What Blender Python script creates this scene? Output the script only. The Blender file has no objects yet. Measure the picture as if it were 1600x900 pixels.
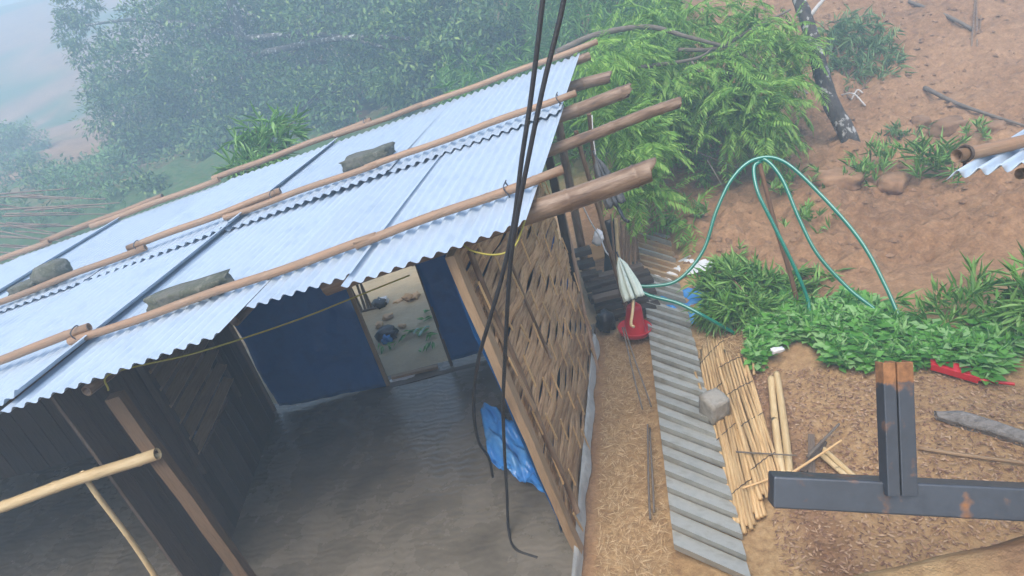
import bpy, math, random
import numpy as np
from mathutils import Vector, Matrix, noise
random.seed(7); rng = np.random.default_rng(7)
R_ = math.radians
SC = bpy.context.scene
COL = SC.collection

# ------------------------------------------------------------------ camera
F_PX = 1000.0; TH = R_(27); RHO = R_(14.03)
CAM = Vector((0, 0, 3.6))
FW = Vector((0, math.cos(TH), -math.sin(TH)))
U0 = Vector((0, math.sin(TH), math.cos(TH)))
RT = Vector((math.cos(RHO), 0, 0)) - math.sin(RHO) * U0
UP = Vector((math.sin(RHO), 0, 0)) + math.cos(RHO) * U0
cd = bpy.data.cameras.new("camera"); cam = bpy.data.objects.new("camera", cd); COL.objects.link(cam)
cd.sensor_width = 36; cd.lens = 36 * F_PX / 1600; cd.clip_start = 0.05; cd.clip_end = 500
m = Matrix((RT, UP, -FW)).transposed().to_4x4(); m.translation = CAM
cam.matrix_world = m; SC.camera = cam

# ------------------------------------------------------------------ world, sun, exposure
SUN_EL, SUN_AZ = R_(62), R_(205)
w = bpy.data.worlds.new("World"); SC.world = w; w.use_nodes = True
nt = w.node_tree; nt.nodes.clear()
sky = nt.nodes.new("ShaderNodeTexSky"); sky.sky_type = 'NISHITA'; sky.sun_disc = False
sky.sun_elevation = SUN_EL; sky.sun_rotation = SUN_AZ; sky.air_density = 1.0; sky.dust_density = 4.0; sky.ozone_density = 1.0
bg = nt.nodes.new("ShaderNodeBackground"); bg.inputs[1].default_value = 0.15
wo = nt.nodes.new("ShaderNodeOutputWorld")
nt.links.new(sky.outputs[0], bg.inputs[0]); nt.links.new(bg.outputs[0], wo.inputs[0])
sd = bpy.data.lights.new("sun", 'SUN'); sd.energy = 1.5; sd.angle = R_(40); sd.color = (1, .97, .92)
sun = bpy.data.objects.new("sun", sd); COL.objects.link(sun)
sdir = Vector((math.sin(SUN_AZ) * math.cos(SUN_EL), math.cos(SUN_AZ) * math.cos(SUN_EL), math.sin(SUN_EL)))
sun.rotation_euler = sdir.to_track_quat('Z', 'Y').to_euler()
SC.view_settings.view_transform = 'Standard'; SC.view_settings.look = 'None'
SC.view_settings.exposure = 1.0; SC.view_settings.gamma = 1
SC.cycles.use_denoising = True
SC.cycles.volume_bounces = 2; SC.cycles.max_bounces = 8; SC.cycles.diffuse_bounces = 4
SC.cycles.transparent_max_bounces = 8

# ------------------------------------------------------------------ survey helpers: sight lines from the camera station to known planes
def sight(px, py): return FW + RT * ((px - 800) / F_PX) - UP * ((py - 450) / F_PX)
def at(px, py, d): return CAM + sight(px, py) * d
def G(px, py, z=0.0):
    r = sight(px, py); return CAM + r * ((z - CAM.z) / r.z)
def onY(px, py, y):
    r = sight(px, py); return CAM + r * ((y - CAM.y) / r.y)
def onX(px, py, x):
    r = sight(px, py); return CAM + r * ((x - CAM.x) / r.x)
def onP(px, py, o, n):
    r = sight(px, py); return CAM + r * ((o - CAM).dot(n) / r.dot(n))
def V(*a): return Vector(a)
def sm(a, b, x):
    t = min(1, max(0, (x - a) / (b - a))); return t * t * (3 - 2 * t)

# ------------------------------------------------------------------ materials
def mat(name, cols, scale=6.0, stretch=(1, 1, 1), rough=0.8, metal=0.0, bump=0.2, bscale=None, detail=6, rnd=0.0,
        coord='Object', trans=0.0, spec=0.5, rrange=None, island=False, rndmix=None, wave=None, imix=.72):
    """cols: list of (pos, rgb) of a noise ramp. rnd: per-object brightness spread. island: ramp driven per leaf."""
    M = bpy.data.materials.new(name); M.use_nodes = True
    N = M.node_tree.nodes; L = M.node_tree.links; N.clear()
    out = N.new("ShaderNodeOutputMaterial"); b = N.new("ShaderNodeBsdfPrincipled")
    tc = N.new("ShaderNodeTexCoord"); mp = N.new("ShaderNodeMapping"); mp.inputs['Scale'].default_value = stretch
    L.new(tc.outputs[coord], mp.inputs[0])
    nz = N.new("ShaderNodeTexNoise"); nz.inputs['Scale'].default_value = scale; nz.inputs['Detail'].default_value = detail
    nz.inputs['Roughness'].default_value = .62
    L.new(mp.outputs[0], nz.inputs['Vector'])
    rp = N.new("ShaderNodeValToRGB"); e = rp.color_ramp.elements
    while len(e) > 1: e.remove(e[0])
    e[0].position = cols[0][0]; e[0].color = (*cols[0][1], 1)
    for p, c in cols[1:]:
        k = e.new(p); k.color = (*c, 1)
    fac = nz.outputs['Fac']
    if island:
        ge = N.new("ShaderNodeNewGeometry"); mx = N.new("ShaderNodeMix"); mx.inputs[0].default_value = imix
        L.new(nz.outputs['Fac'], mx.inputs[2]); L.new(ge.outputs['Random Per Island'], mx.inputs[3]); fac = mx.outputs[0]
    L.new(fac, rp.inputs[0]); col = rp.outputs[0]
    if rnd:
        oi = N.new("ShaderNodeObjectInfo"); mr = N.new("ShaderNodeMapRange")
        mr.inputs['To Min'].default_value = 1 - rnd; mr.inputs['To Max'].default_value = 1 + rnd
        L.new(oi.outputs['Random'], mr.inputs[0])
        hv = N.new("ShaderNodeHueSaturation"); L.new(mr.outputs[0], hv.inputs['Value']); L.new(col, hv.inputs['Color']); col = hv.outputs[0]
    L.new(col, b.inputs['Base Color'])
    b.inputs['Roughness'].default_value = rough; b.inputs['Metallic'].default_value = metal
    b.inputs['Specular IOR Level'].default_value = spec
    if rrange:
        mr2 = N.new("ShaderNodeMapRange"); mr2.inputs['From Min'].default_value = .35; mr2.inputs['From Max'].default_value = .65
        mr2.inputs['To Min'].default_value, mr2.inputs['To Max'].default_value = rrange
        L.new(nz.outputs['Fac'], mr2.inputs[0]); L.new(mr2.outputs[0], b.inputs['Roughness'])
    if bump:
        bp = N.new("ShaderNodeBump"); bp.inputs['Strength'].default_value = bump; bp.inputs['Distance'].default_value = .02
        n2 = N.new("ShaderNodeTexNoise"); n2.inputs['Scale'].default_value = bscale or scale * 3; n2.inputs['Detail'].default_value = 5
        L.new(mp.outputs[0], n2.inputs['Vector']); hgt = n2.outputs['Fac']
        if wave:
            wv = N.new("ShaderNodeTexWave"); wv.inputs['Scale'].default_value = wave; wv.inputs['Distortion'].default_value = 9
            wv.inputs['Detail'].default_value = 3; wv.inputs['Detail Scale'].default_value = 1.2
            mpw = N.new("ShaderNodeMapping"); mpw.inputs['Rotation'].default_value = (0, 0, 1.75)
            L.new(tc.outputs[coord], mpw.inputs[0]); L.new(mpw.outputs[0], wv.inputs['Vector'])
            ad = N.new("ShaderNodeMath"); ad.operation = 'MULTIPLY_ADD'; ad.inputs[1].default_value = 2.2; L.new(n2.outputs['Fac'], ad.inputs[0]); L.new(wv.outputs['Fac'], ad.inputs[2]); hgt = ad.outputs[0]
        L.new(hgt, bp.inputs['Height']); L.new(bp.outputs[0], b.inputs['Normal'])
    sh = b.outputs[0]
    if trans:
        tr = N.new("ShaderNodeBsdfTranslucent"); L.new(col, tr.inputs['Color'])
        ms = N.new("ShaderNodeMixShader"); ms.inputs[0].default_value = trans
        L.new(b.outputs[0], ms.inputs[1]); L.new(tr.outputs[0], ms.inputs[2]); sh = ms.outputs[0]
    L.new(sh, out.inputs[0])
    return M

def ramp(*c):
    n = len(c); return [(.25 + .5 * i / max(1, n - 1), x) for i, x in enumerate(c)]
MT = dict(
 sheet=mat('galvanised_sheet', ramp((.37, .455, .54), (.45, .535, .625), (.41, .495, .585)), 5, (1, 1, 1), rough=.42, metal=.25, bump=.05, bscale=40, rnd=.04, rrange=(.34, .5)),
 sheet_under=mat('lapped_sheet', ramp((.30, .31, .29), (.40, .405, .375), (.26, .25, .21)), 7, (1, 1, 1), rough=.6, metal=.1, bump=.1, rnd=.08),
 sheet_mud=mat('mud_stained_sheet', ramp((.38, .24, .12), (.46, .31, .17), (.36, .30, .22)), 5, rough=.7, bump=.15, rnd=.08),
 bamboo=mat('bamboo_tan', ramp((.20, .115, .065), (.30, .18, .105), (.25, .165, .105), (.36, .235, .145)), 7, (6, 6, .7), rough=.5, bump=.25, rnd=.15),
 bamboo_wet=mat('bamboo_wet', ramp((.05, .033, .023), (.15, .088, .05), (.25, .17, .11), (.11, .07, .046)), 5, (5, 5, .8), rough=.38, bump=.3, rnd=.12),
 bamboo_pale=mat('bamboo_pale', ramp((.48, .32, .15), (.62, .46, .24), (.70, .56, .34)), 6, (6, 6, .8), rough=.55, bump=.25, rnd=.1),
 bamboo_core=mat('bamboo_core', ramp((.05, .03, .02), (.09, .055, .03)), 12, rough=.9),
 reed=mat('reed', ramp((.16, .09, .045), (.46, .29, .13), (.60, .42, .21), (.36, .23, .12)), 5, (9, 9, .9), rough=.6, bump=.3, rnd=.22),
 strip=mat('flattened_bamboo', ramp((.09, .05, .028), (.34, .19, .09), (.56, .36, .19), (.20, .13, .08)), 3.5, (14, 14, 1.1), rough=.5, bump=.6, bscale=9, rnd=.26),
 stick=mat('split_stick', ramp((.50, .31, .14), (.66, .45, .22)), 6, (6, 6, 1), rough=.6, rnd=.2),
 post=mat('timber_post', ramp((.20, .125, .07), (.33, .22, .125), (.26, .18, .11)), 4, (6, 6, .8), rough=.7, bump=.4, rnd=.1),
 post_dark=mat('dark_timber', ramp((.10, .062, .036), (.19, .12, .068), (.14, .092, .056)), 4, (6, 6, .8), rough=.7, bump=.4),
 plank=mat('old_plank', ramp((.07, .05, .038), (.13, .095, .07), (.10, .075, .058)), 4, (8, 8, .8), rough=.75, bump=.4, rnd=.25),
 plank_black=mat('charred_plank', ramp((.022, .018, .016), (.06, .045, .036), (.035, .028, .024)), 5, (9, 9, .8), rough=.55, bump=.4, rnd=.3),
 tarp=mat('blue_tarp', ramp((.004, .075, .24), (.007, .11, .34), (.005, .09, .29)), 5, (1, 1, 1), rough=.28, bump=.6, bscale=7, rnd=.05),
 tarp_light=mat('light_blue_plastic', ramp((.03, .20, .62), (.08, .34, .80), (.22, .50, .85)), 4, rough=.25, bump=.4, bscale=8, trans=.2),
 concrete=mat('wet_cement', ramp((.085, .075, .06), (.15, .132, .105), (.20, .175, .14)), 2.2, rough=.2, bump=.12, bscale=3.5, rrange=(.08, .42), wave=4.5),
 apron=mat('cement_lip', ramp((.25, .25, .235), (.40, .40, .38), (.32, .31, .28)), 9, rough=.8, bump=.5),
 stone=mat('mossy_stone', ramp((.035, .04, .03), (.12, .12, .10), (.07, .078, .052), (.22, .215, .19)), 11, rough=.85, bump=.8, bscale=22, rnd=.12),
 block=mat('stone_block', ramp((.17, .15, .115), (.32, .30, .26), (.24, .21, .16)), 9, rough=.85, bump=.6),
 steel=mat('weathered_steel', ramp((.045, .05, .058), (.075, .085, .10), (.06, .066, .075), (.24, .11, .05)), 3.2, rough=.5, metal=.45, bump=.12, detail=8),
 rust=mat('rust', ramp((.13, .06, .03), (.30, .14, .06), (.20, .10, .055)), 14, rough=.9, bump=.5),
 hose=mat('green_hose', ramp((.008, .17, .12), (.012, .24, .17)), 3, rough=.32, bump=0),
 hose_mark=mat('hose_stripe', ramp((.35, .55, .48), (.4, .6, .52)), 3, rough=.4, bump=0),
 cable=mat('black_cable', ramp((.012, .011, .012), (.025, .022, .022)), 30, rough=.5, bump=.3),
 cord=mat('yellow_cord', ramp((.30, .26, .04), (.42, .36, .06)), 20, rough=.6),
 string=mat('white_string', ramp((.6, .62, .62), (.7, .72, .74)), 20, rough=.7),
 red=mat('red_plastic', ramp((.50, .010, .018), (.62, .018, .03)), 4, rough=.35, bump=0),
 black=mat('black_plastic', ramp((.012, .014, .018), (.03, .034, .04)), 8, rough=.3, bump=.5, bscale=18),
 white=mat('white_plastic', ramp((.62, .64, .66), (.78, .79, .8)), 8, rough=.4, bump=.3),
 peach=mat('pale_peel', ramp((.55, .32, .14), (.68, .48, .28)), 8, rough=.6),
 cloth_green=mat('pale_green_fabric', ramp((.45, .56, .48), (.62, .70, .62), (.30, .48, .40)), 5, rough=.7, bump=.2),
 cloth_dark=mat('dark_checked_fabric', ramp((.03, .035, .04), (.12, .125, .13), (.05, .055, .06), (.20, .2, .2)), 18, rough=.7, bump=.3),
 orange=mat('plywood', ramp((.46, .26, .11), (.58, .36, .17)), 5, rough=.7),
 bark=mat('bark', [(.3, (.03, .026, .025)), (.5, (.07, .062, .058)), (.56, (.05, .045, .042)), (.60, (.36, .36, .35)), (.7, (.46, .46, .45))], 9, (1, 1, .7), rough=.9, bump=.9),
 twig=mat('twig', ramp((.10, .08, .065), (.2, .17, .14)), 9, rough=.9),
 twig_white=mat('bleached_twig', ramp((.45, .43, .42), (.6, .58, .56)), 9, rough=.9),
 clod=mat('soil_clod', ramp((.15, .082, .044), (.26, .15, .083), (.38, .235, .14)), 4, rough=.95, bump=.6, bscale=18, rnd=.15, coord='Object'),
 chip=mat('wood_chip', ramp((.16, .08, .045), (.34, .20, .115), (.48, .33, .21), (.24, .13, .08)), 1.2, rough=.9, bump=0, island=True),
 leaf_dark=mat('leaf_dark', ramp((.016, .05, .016), (.04, .11, .026), (.085, .18, .034), (.24, .34, .07)), 11, rough=.5, bump=0, trans=.12, imix=.38, island=True, coord='Generated'),
 leaf_fern=mat('leaf_fern', ramp((.10, .24, .03), (.18, .37, .05), (.29, .48, .10)), 2.5, rough=.6, bump=0, trans=.35, island=True, coord='Generated'),
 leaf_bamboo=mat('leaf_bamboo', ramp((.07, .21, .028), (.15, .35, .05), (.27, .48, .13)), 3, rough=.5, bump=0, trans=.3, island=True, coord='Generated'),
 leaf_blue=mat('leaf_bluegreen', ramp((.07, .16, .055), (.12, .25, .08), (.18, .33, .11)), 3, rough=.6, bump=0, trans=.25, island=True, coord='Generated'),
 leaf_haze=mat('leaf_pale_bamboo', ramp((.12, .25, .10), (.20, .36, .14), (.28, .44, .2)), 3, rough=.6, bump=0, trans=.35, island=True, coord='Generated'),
 leaf_garden=mat('leaf_garden', ramp((.05, .20, .022), (.10, .32, .035), (.16, .42, .07), (.30, .52, .20)), 3, rough=.5, bump=0, trans=.3, island=True, coord='Generated'),
 straw=mat('straw', ramp((.30, .18, .08), (.48, .32, .16), (.58, .42, .24)), 3, rough=.9, bump=0, island=True, coord='Generated'),
)

# ground material: soil, straw path and wet mud mixed by what lies there
def ground_material():
    M = bpy.data.materials.new('earth'); M.use_nodes = True
    N = M.node_tree.nodes; L = M.node_tree.links
    b = N['Principled BSDF']; b.inputs['Roughness'].default_value = .92; b.inputs['Specular IOR Level'].default_value = .25
    tc = N.new("ShaderNodeTexCoord")
    def ns(scale, det=8, rough=.65):
        n = N.new("ShaderNodeTexNoise"); n.inputs['Scale'].default_value = scale; n.inputs['Detail'].default_value = det
        n.inputs['Roughness'].default_value = rough; L.new(tc.outputs['Object'], n.inputs['Vector']); return n
    def rmp(n, cols):
        r = N.new("ShaderNodeValToRGB"); e = r.color_ramp.elements
        while len(e) > 1: e.remove(e[0])
        e[0].position = cols[0][0]; e[0].color = (*cols[0][1], 1)
        for p, c in cols[1:]:
            k = e.new(p); k.color = (*c, 1)
        L.new(n.outputs['Fac'], r.inputs[0]); return r
    def attr(nm):
        a = N.new("ShaderNodeAttribute"); a.attribute_name = nm; return a
    def mix(f, a, b_):
        x = N.new("ShaderNodeMix"); x.data_type = 'RGBA'; L.new(f, x.inputs[0]); L.new(a, x.inputs[6]); L.new(b_, x.inputs[7]); return x.outputs[2]
    n1 = ns(.55, 12); n2 = ns(9, 6)
    soil = rmp(n1, ramp((.15, .075, .036), (.26, .138, .066), (.38, .22, .115), (.29, .165, .092)))
    fine = rmp(n2, ramp((.085, .045, .025), (.24, .138, .075), (.46, .295, .175)))
    mixn = N.new("ShaderNodeMix"); mixn.data_type = 'RGBA'; mixn.inputs[0].default_value = .5
    L.new(soil.outputs[0], mixn.inputs[6]); L.new(fine.outputs[0], mixn.inputs[7]); c = mixn.outputs[2]
    n4 = ns(34, 6, .75); f4 = N.new('ShaderNodeMapRange'); f4.inputs['From Min'].default_value = .3; f4.inputs['From Max'].default_value = .7; f4.inputs['To Min'].default_value = .72; f4.inputs['To Max'].default_value = 1.25; L.new(n4.outputs['Fac'], f4.inputs[0])
    hs = N.new('ShaderNodeHueSaturation'); L.new(f4.outputs[0], hs.inputs['Value']); L.new(c, hs.inputs['Color']); c = hs.outputs[0]
    straw = rmp(ns(14, 6, .7), ramp((.22, .12, .06), (.42, .27, .13), (.56, .39, .21)))
    mud = rmp(ns(2.2, 6), ramp((.36, .29, .18), (.50, .40, .25), (.54, .40, .23)))
    green = rmp(ns(6, 6), ramp((.03, .07, .02), (.06, .12, .03), (.13, .10, .05)))
    c = mix(attr('straw').outputs['Fac'], c, straw.outputs[0])
    c = mix(attr('mud').outputs['Fac'], c, mud.outputs[0])
    c = mix(attr('green').outputs['Fac'], c, green.outputs[0])
    L.new(c, b.inputs['Base Color'])
    mr = N.new("ShaderNodeMapRange"); mr.inputs['To Min'].default_value = .92; mr.inputs['To Max'].default_value = .3
    L.new(attr('mud').outputs['Fac'], mr.inputs[0]); L.new(mr.outputs[0], b.inputs['Roughness'])
    bp = N.new("ShaderNodeBump"); bp.inputs['Strength'].default_value = .8; bp.inputs['Distance'].default_value = .03
    n3 = ns(16, 8, .7); L.new(n3.outputs['Fac'], bp.inputs['Height']); L.new(bp.outputs[0], b.inputs['Normal'])
    return M
MT['earth'] = ground_material()
def rust_top(M, z0, z1):                                        # the post is rusted at its cut end and in patches
    N = M.node_tree.nodes; L = M.node_tree.links; b = N['Principled BSDF']; src = b.inputs['Base Color'].links[0].from_socket
    tc = N.new('ShaderNodeTexCoord'); sp_ = N.new('ShaderNodeSeparateXYZ'); L.new(tc.outputs['Object'], sp_.inputs[0])
    n = N.new('ShaderNodeTexNoise'); n.inputs['Scale'].default_value = 16; n.inputs['Detail'].default_value = 8; n.inputs['Roughness'].default_value = .7; L.new(tc.outputs['Object'], n.inputs['Vector'])
    n2 = N.new('ShaderNodeTexNoise'); n2.inputs['Scale'].default_value = 11; n2.inputs['Detail'].default_value = 7; L.new(tc.outputs['Object'], n2.inputs['Vector'])
    mr = N.new('ShaderNodeMapRange'); mr.inputs['From Min'].default_value = z0; mr.inputs['From Max'].default_value = z1; mr.inputs['To Min'].default_value = -.55; mr.inputs['To Max'].default_value = .75; L.new(sp_.outputs[2], mr.inputs[0])
    ad = N.new('ShaderNodeMath'); L.new(mr.outputs[0], ad.inputs[0]); L.new(n.outputs['Fac'], ad.inputs[1])
    th = N.new('ShaderNodeMapRange'); th.inputs['From Min'].default_value = .5; th.inputs['From Max'].default_value = .62; L.new(ad.outputs[0], th.inputs[0])
    t2 = N.new('ShaderNodeMapRange'); t2.inputs['From Min'].default_value = .55; t2.inputs['From Max'].default_value = .66; L.new(n2.outputs['Fac'], t2.inputs[0])
    mx = N.new('ShaderNodeMath'); mx.operation = 'MAXIMUM'; L.new(th.outputs[0], mx.inputs[0]); L.new(t2.outputs[0], mx.inputs[1])
    rr = N.new('ShaderNodeValToRGB'); rr.color_ramp.elements[0].position = .35; rr.color_ramp.elements[0].color = (.10, .045, .02, 1); rr.color_ramp.elements[1].position = .65; rr.color_ramp.elements[1].color = (.34, .16, .065, 1); L.new(n.outputs['Fac'], rr.inputs[0])
    m_ = N.new('ShaderNodeMix'); m_.data_type = 'RGBA'; L.new(mx.outputs[0], m_.inputs[0]); L.new(src, m_.inputs[6]); L.new(rr.outputs[0], m_.inputs[7]); L.new(m_.outputs[2], b.inputs['Base Color'])
    iv = N.new('ShaderNodeMapRange'); iv.inputs['To Min'].default_value = .45; iv.inputs['To Max'].default_value = 0; L.new(mx.outputs[0], iv.inputs[0]); L.new(iv.outputs[0], b.inputs['Metallic'])
    i2 = N.new('ShaderNodeMapRange'); i2.inputs['To Min'].default_value = .42; i2.inputs['To Max'].default_value = .9; L.new(mx.outputs[0], i2.inputs[0]); L.new(i2.outputs[0], b.inputs['Roughness'])
MT['steel_beam'] = MT['steel'].copy(); rust_top(MT['steel_beam'], 50, 60)
MT['steel_rusty'] = MT['steel'].copy(); rust_top(MT['steel_rusty'], .29, .36)

# ------------------------------------------------------------------ object helpers
WM = {}
def link(o, parent=None, world=None):
    COL.objects.link(o); w_ = world.copy() if world is not None else Matrix.Identity(4)
    WM[o.name] = w_
    o.matrix_basis = w_
    if parent is not None:
        o.parent = parent; o.matrix_parent_inverse = WM[parent.name].inverted()
    return o
def tag(o, label=None, cat=None, group=None, kind=None):
    if label: o['label'] = label
    if cat: o['category'] = cat
    if group: o['group'] = group
    if kind: o['kind'] = kind
    return o
def thing(name, loc, label, cat, group=None):
    o = bpy.data.objects.new(name, None); o.empty_display_size = .1
    return tag(link(o, None, Matrix.Translation(loc)), label, cat, group)

class MB:
    def __init__(s): s.v = []; s.f = []
    def add(s, vs, fs):
        k = len(s.v); s.v += [tuple(x) for x in vs]; s.f += [tuple(k + i for i in f) for f in fs]; return s
    def hexa(s, b, t):            # bottom ring of 4, top ring of 4
        return s.add(list(b) + list(t), [(3, 2, 1, 0), (4, 5, 6, 7), (0, 1, 5, 4), (1, 2, 6, 5), (2, 3, 7, 6), (3, 0, 4, 7)])
    def box(s, c, sx, sy, sz, rot=None):
        vs = []
        for z in (-.5, .5):
            for x, y in ((-.5, -.5), (.5, -.5), (.5, .5), (-.5, .5)):
                p = Vector((x * sx, y * sy, z * sz)); vs.append(Vector(c) + (rot @ p if rot else p))
        return s.hexa(vs[:4], vs[4:])
    def tube(s, pts, rad, seg=8, cap=True):
        pts = [Vector(p) for p in pts]; n = len(pts)
        if not hasattr(rad, '__len__'): rad = [rad] * n
        k = len(s.v); t0 = (pts[1] - pts[0]).normalized()
        a = t0.orthogonal().normalized()
        for i, p in enumerate(pts):
            t = (pts[min(n - 1, i + 1)] - pts[max(0, i - 1)]).normalized()
            a = (a - t * a.dot(t)).normalized(); b = t.cross(a)
            for j in range(seg):
                an = 2 * math.pi * j / seg; s.v.append(tuple(p + (a * math.cos(an) + b * math.sin(an)) * rad[i]))
        for i in range(n - 1):
            for j in range(seg):
                j2 = (j + 1) % seg; s.f.append((k + i * seg + j, k + i * seg + j2, k + (i + 1) * seg + j2, k + (i + 1) * seg + j))
        if cap:
            s.f.append(tuple(k + j for j in reversed(range(seg)))); s.f.append(tuple(k + (n - 1) * seg + j for j in range(seg)))
        return s
    def grid(s, fn, nu, nv):
        k = len(s.v)
        for i in range(nu + 1):
            for j in range(nv + 1): s.v.append(tuple(fn(i / nu, j / nv)))
        for i in range(nu):
            for j in range(nv):
                q = k + i * (nv + 1) + j; s.f.append((q, q + nv + 1, q + nv + 2, q + 1))
        return s
    def lathe(s, prof, seg=24, c=(0, 0, 0)):
        k = len(s.v); c = Vector(c)
        for r, z in prof:
            for j in range(seg):
                a = 2 * math.pi * j / seg; s.v.append((c.x + r * math.cos(a), c.y + r * math.sin(a), c.z + z))
        for i in range(len(prof) - 1):
            for j in range(seg):
                j2 = (j + 1) % seg; s.f.append((k + i * seg + j, k + i * seg + j2, k + (i + 1) * seg + j2, k + (i + 1) * seg + j))
        return s
    def build(s, name, material, parent=None, world=None, smooth=False, solid=0):
        me = bpy.data.meshes.new(name)
        me.from_pydata(s.v, [], s.f); me.update()
        for mt in (material if isinstance(material, (list, tuple)) else [material]): me.materials.append(mt)
        if smooth: me.polygons.foreach_set('use_smooth', [True] * len(me.polygons))
        o = bpy.data.objects.new(name, me)
        link(o, parent, world)
        if solid:
            md = o.modifiers.new('thick', 'SOLIDIFY'); md.thickness = solid; md.offset = -1
        return o

def frame_to(p0, p1, xhint=None):
    z = (Vector(p1) - Vector(p0)); L = z.length; z.normalize()
    x = Vector(xhint) if xhint is not None else Vector((0, 0, 1))
    x = x - z * x.dot(z)
    if x.length < 1e-3: x = z.orthogonal()
    x.normalize(); y = z.cross(x)
    M = Matrix((x, y, z)).transposed().to_4x4(); M.translation = Vector(p0); return M, L

def bamboo(name, p0, p1, r0, r1, material, parent=None, node=.34, bend=.0, cut=0.0, seg=12, hollow=True):
    M, L = frame_to(p0, p1)
    b = MB(); pts = []; rad = []
    zs = sorted(set([0.0, L] + [round(x * L / 10, 4) for x in range(11)])); nodes = []
    z = random.uniform(.1, node)
    while z < L - .03:
        nodes.append(z); z += node * random.uniform(.85, 1.15)
    allz = [(z, 0) for z in zs if all(abs(z - n) > .03 for n in nodes)]
    for n in nodes: allz += [(n - .012, 0), (n, 1), (n + .012, 0)]
    allz.sort(); ph = random.uniform(0, 6)
    for z, k in allz:
        t = z / L; pts.append((bend * math.sin(t * math.pi) + .004 * math.sin(ph + 7 * z), .004 * math.cos(ph + 5 * z), z))
        rad.append((r0 + (r1 - r0) * t) * (1.09 if k else 1.0))
    b.tube(pts, rad, seg, cap=False)
    n = len(pts)
    if cut:                                                    # slanted, broken end
        for j in range(seg):
            i = (n - 1) * seg + j; x, y, zz = b.v[i]; b.v[i] = (x, y, zz + cut * (x / r1) + random.uniform(-.02, .02) * (cut > .03))
    if hollow:
        for ring, dirn in ((0, 1), (n - 1, -1)):
            k = len(b.v); base = ring * seg; c = Vector(pts[ring])
            for j in range(seg):
                p = Vector(b.v[base + j]); q = c + (p - c) * .74; q.z = p.z; b.v.append(tuple(q))
            for j in range(seg):
                p = Vector(b.v[k + j]); b.v.append((p.x, p.y, p.z + dirn * .06))
            for j in range(seg):
                j2 = (j + 1) % seg
                b.f.append((base + j, base + j2, k + j2, k + j)); b.f.append((k + j, k + j2, k + seg + j2, k + seg + j))
            b.f.append(tuple(k + seg + j for j in range(seg)))
    else:
        b.f.append(tuple((n - 1) * seg + j for j in range(seg))); b.f.append(tuple(reversed(range(seg))))
    return b.build(name, material, parent, M, smooth=True)

def beam(name, p0, p1, wx, wy, material, parent=None, xhint=None, jit=.0, taper=1.0):
    M, L = frame_to(p0, p1, xhint); b = MB(); n = max(1, int(L / .25))
    for i in range(n + 1):
        t = i / n; k = 1 + (taper - 1) * t
        jx, jy = random.uniform(-jit, jit), random.uniform(-jit, jit)
        for x, y in ((-.5, -.5), (.5, -.5), (.5, .5), (-.5, .5)): b.v.append((x * wx * k + jx, y * wy * k + jy, t * L))
    for i in range(n):
        for j in range(4): b.f.append((4 * i + j, 4 * i + (j + 1) % 4, 4 * i + 4 + (j + 1) % 4, 4 * i + 4 + j))
    b.f.append((3, 2, 1, 0)); b.f.append((4 * n, 4 * n + 1, 4 * n + 2, 4 * n + 3))
    return b.build(name, material, parent, M)

def spline(pts, n=8):
    pts = [Vector(p) for p in pts]; out = []
    P = [pts[0] * 2 - pts[1]] + pts + [pts[-1] * 2 - pts[-2]]
    for i in range(1, len(P) - 2):
        a, b, c, d = P[i - 1:i + 3]
        for k in range(n):
            t = k / n
            out.append(.5 * ((2 * b) + (c - a) * t + (2 * a - 5 * b + 4 * c - d) * t * t + (3 * b - a - 3 * c + d) * t ** 3))
    out.append(pts[-1]); return out

def rock(name, c, sx, sy, sz, rot, material, seed=0, rough=.18, parent=None, boxy=.55, sub=2):
    import bmesh
    bm = bmesh.new(); bmesh.ops.create_cube(bm, size=2); bmesh.ops.subdivide_edges(bm, edges=bm.edges[:], cuts=4, use_grid_fill=True)
    for v in bm.verts:
        s = v.co.normalized() * 1.15; p = v.co * boxy + s * (1 - boxy)
        n = noise.fractal(p * 1.4 + Vector((seed * 7.1, seed * 3.3, 0)), 1, 2, 4)
        v.co = p * (1 + rough * n)
        v.co.x *= sx / 2; v.co.y *= sy / 2; v.co.z *= sz / 2
    me = bpy.data.meshes.new(name); bm.to_mesh(me); bm.free(); me.materials.append(material)
    me.polygons.foreach_set('use_smooth', [True] * len(me.polygons))
    M = Matrix.Translation(c) @ (rot.to_4x4() if rot else Matrix.Identity(4))
    o = bpy.data.objects.new(name, me); return link(o, parent, M)

def sheet_obj(name, corners, nu, nv, amp, material, parent=None, seed=0, freq=4.0, thick=.003, fold=None):
    a, b_, c, d = [Vector(x) for x in corners]               # (0,0) (1,0) (1,1) (0,1)
    nrm = (b_ - a).cross(d - a).normalized()
    def fn(u, v):
        p = a * (1 - u) * (1 - v) + b_ * u * (1 - v) + c * u * v + d * (1 - u) * v
        h = noise.fractal(p * freq + Vector((seed, 0, 0)), 1, 2, 3) * amp
        if fold: h += fold(u, v)
        return p + nrm * h
    return MB().grid(fn, nu, nv).build(name, material, parent, smooth=True, solid=thick)

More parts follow.
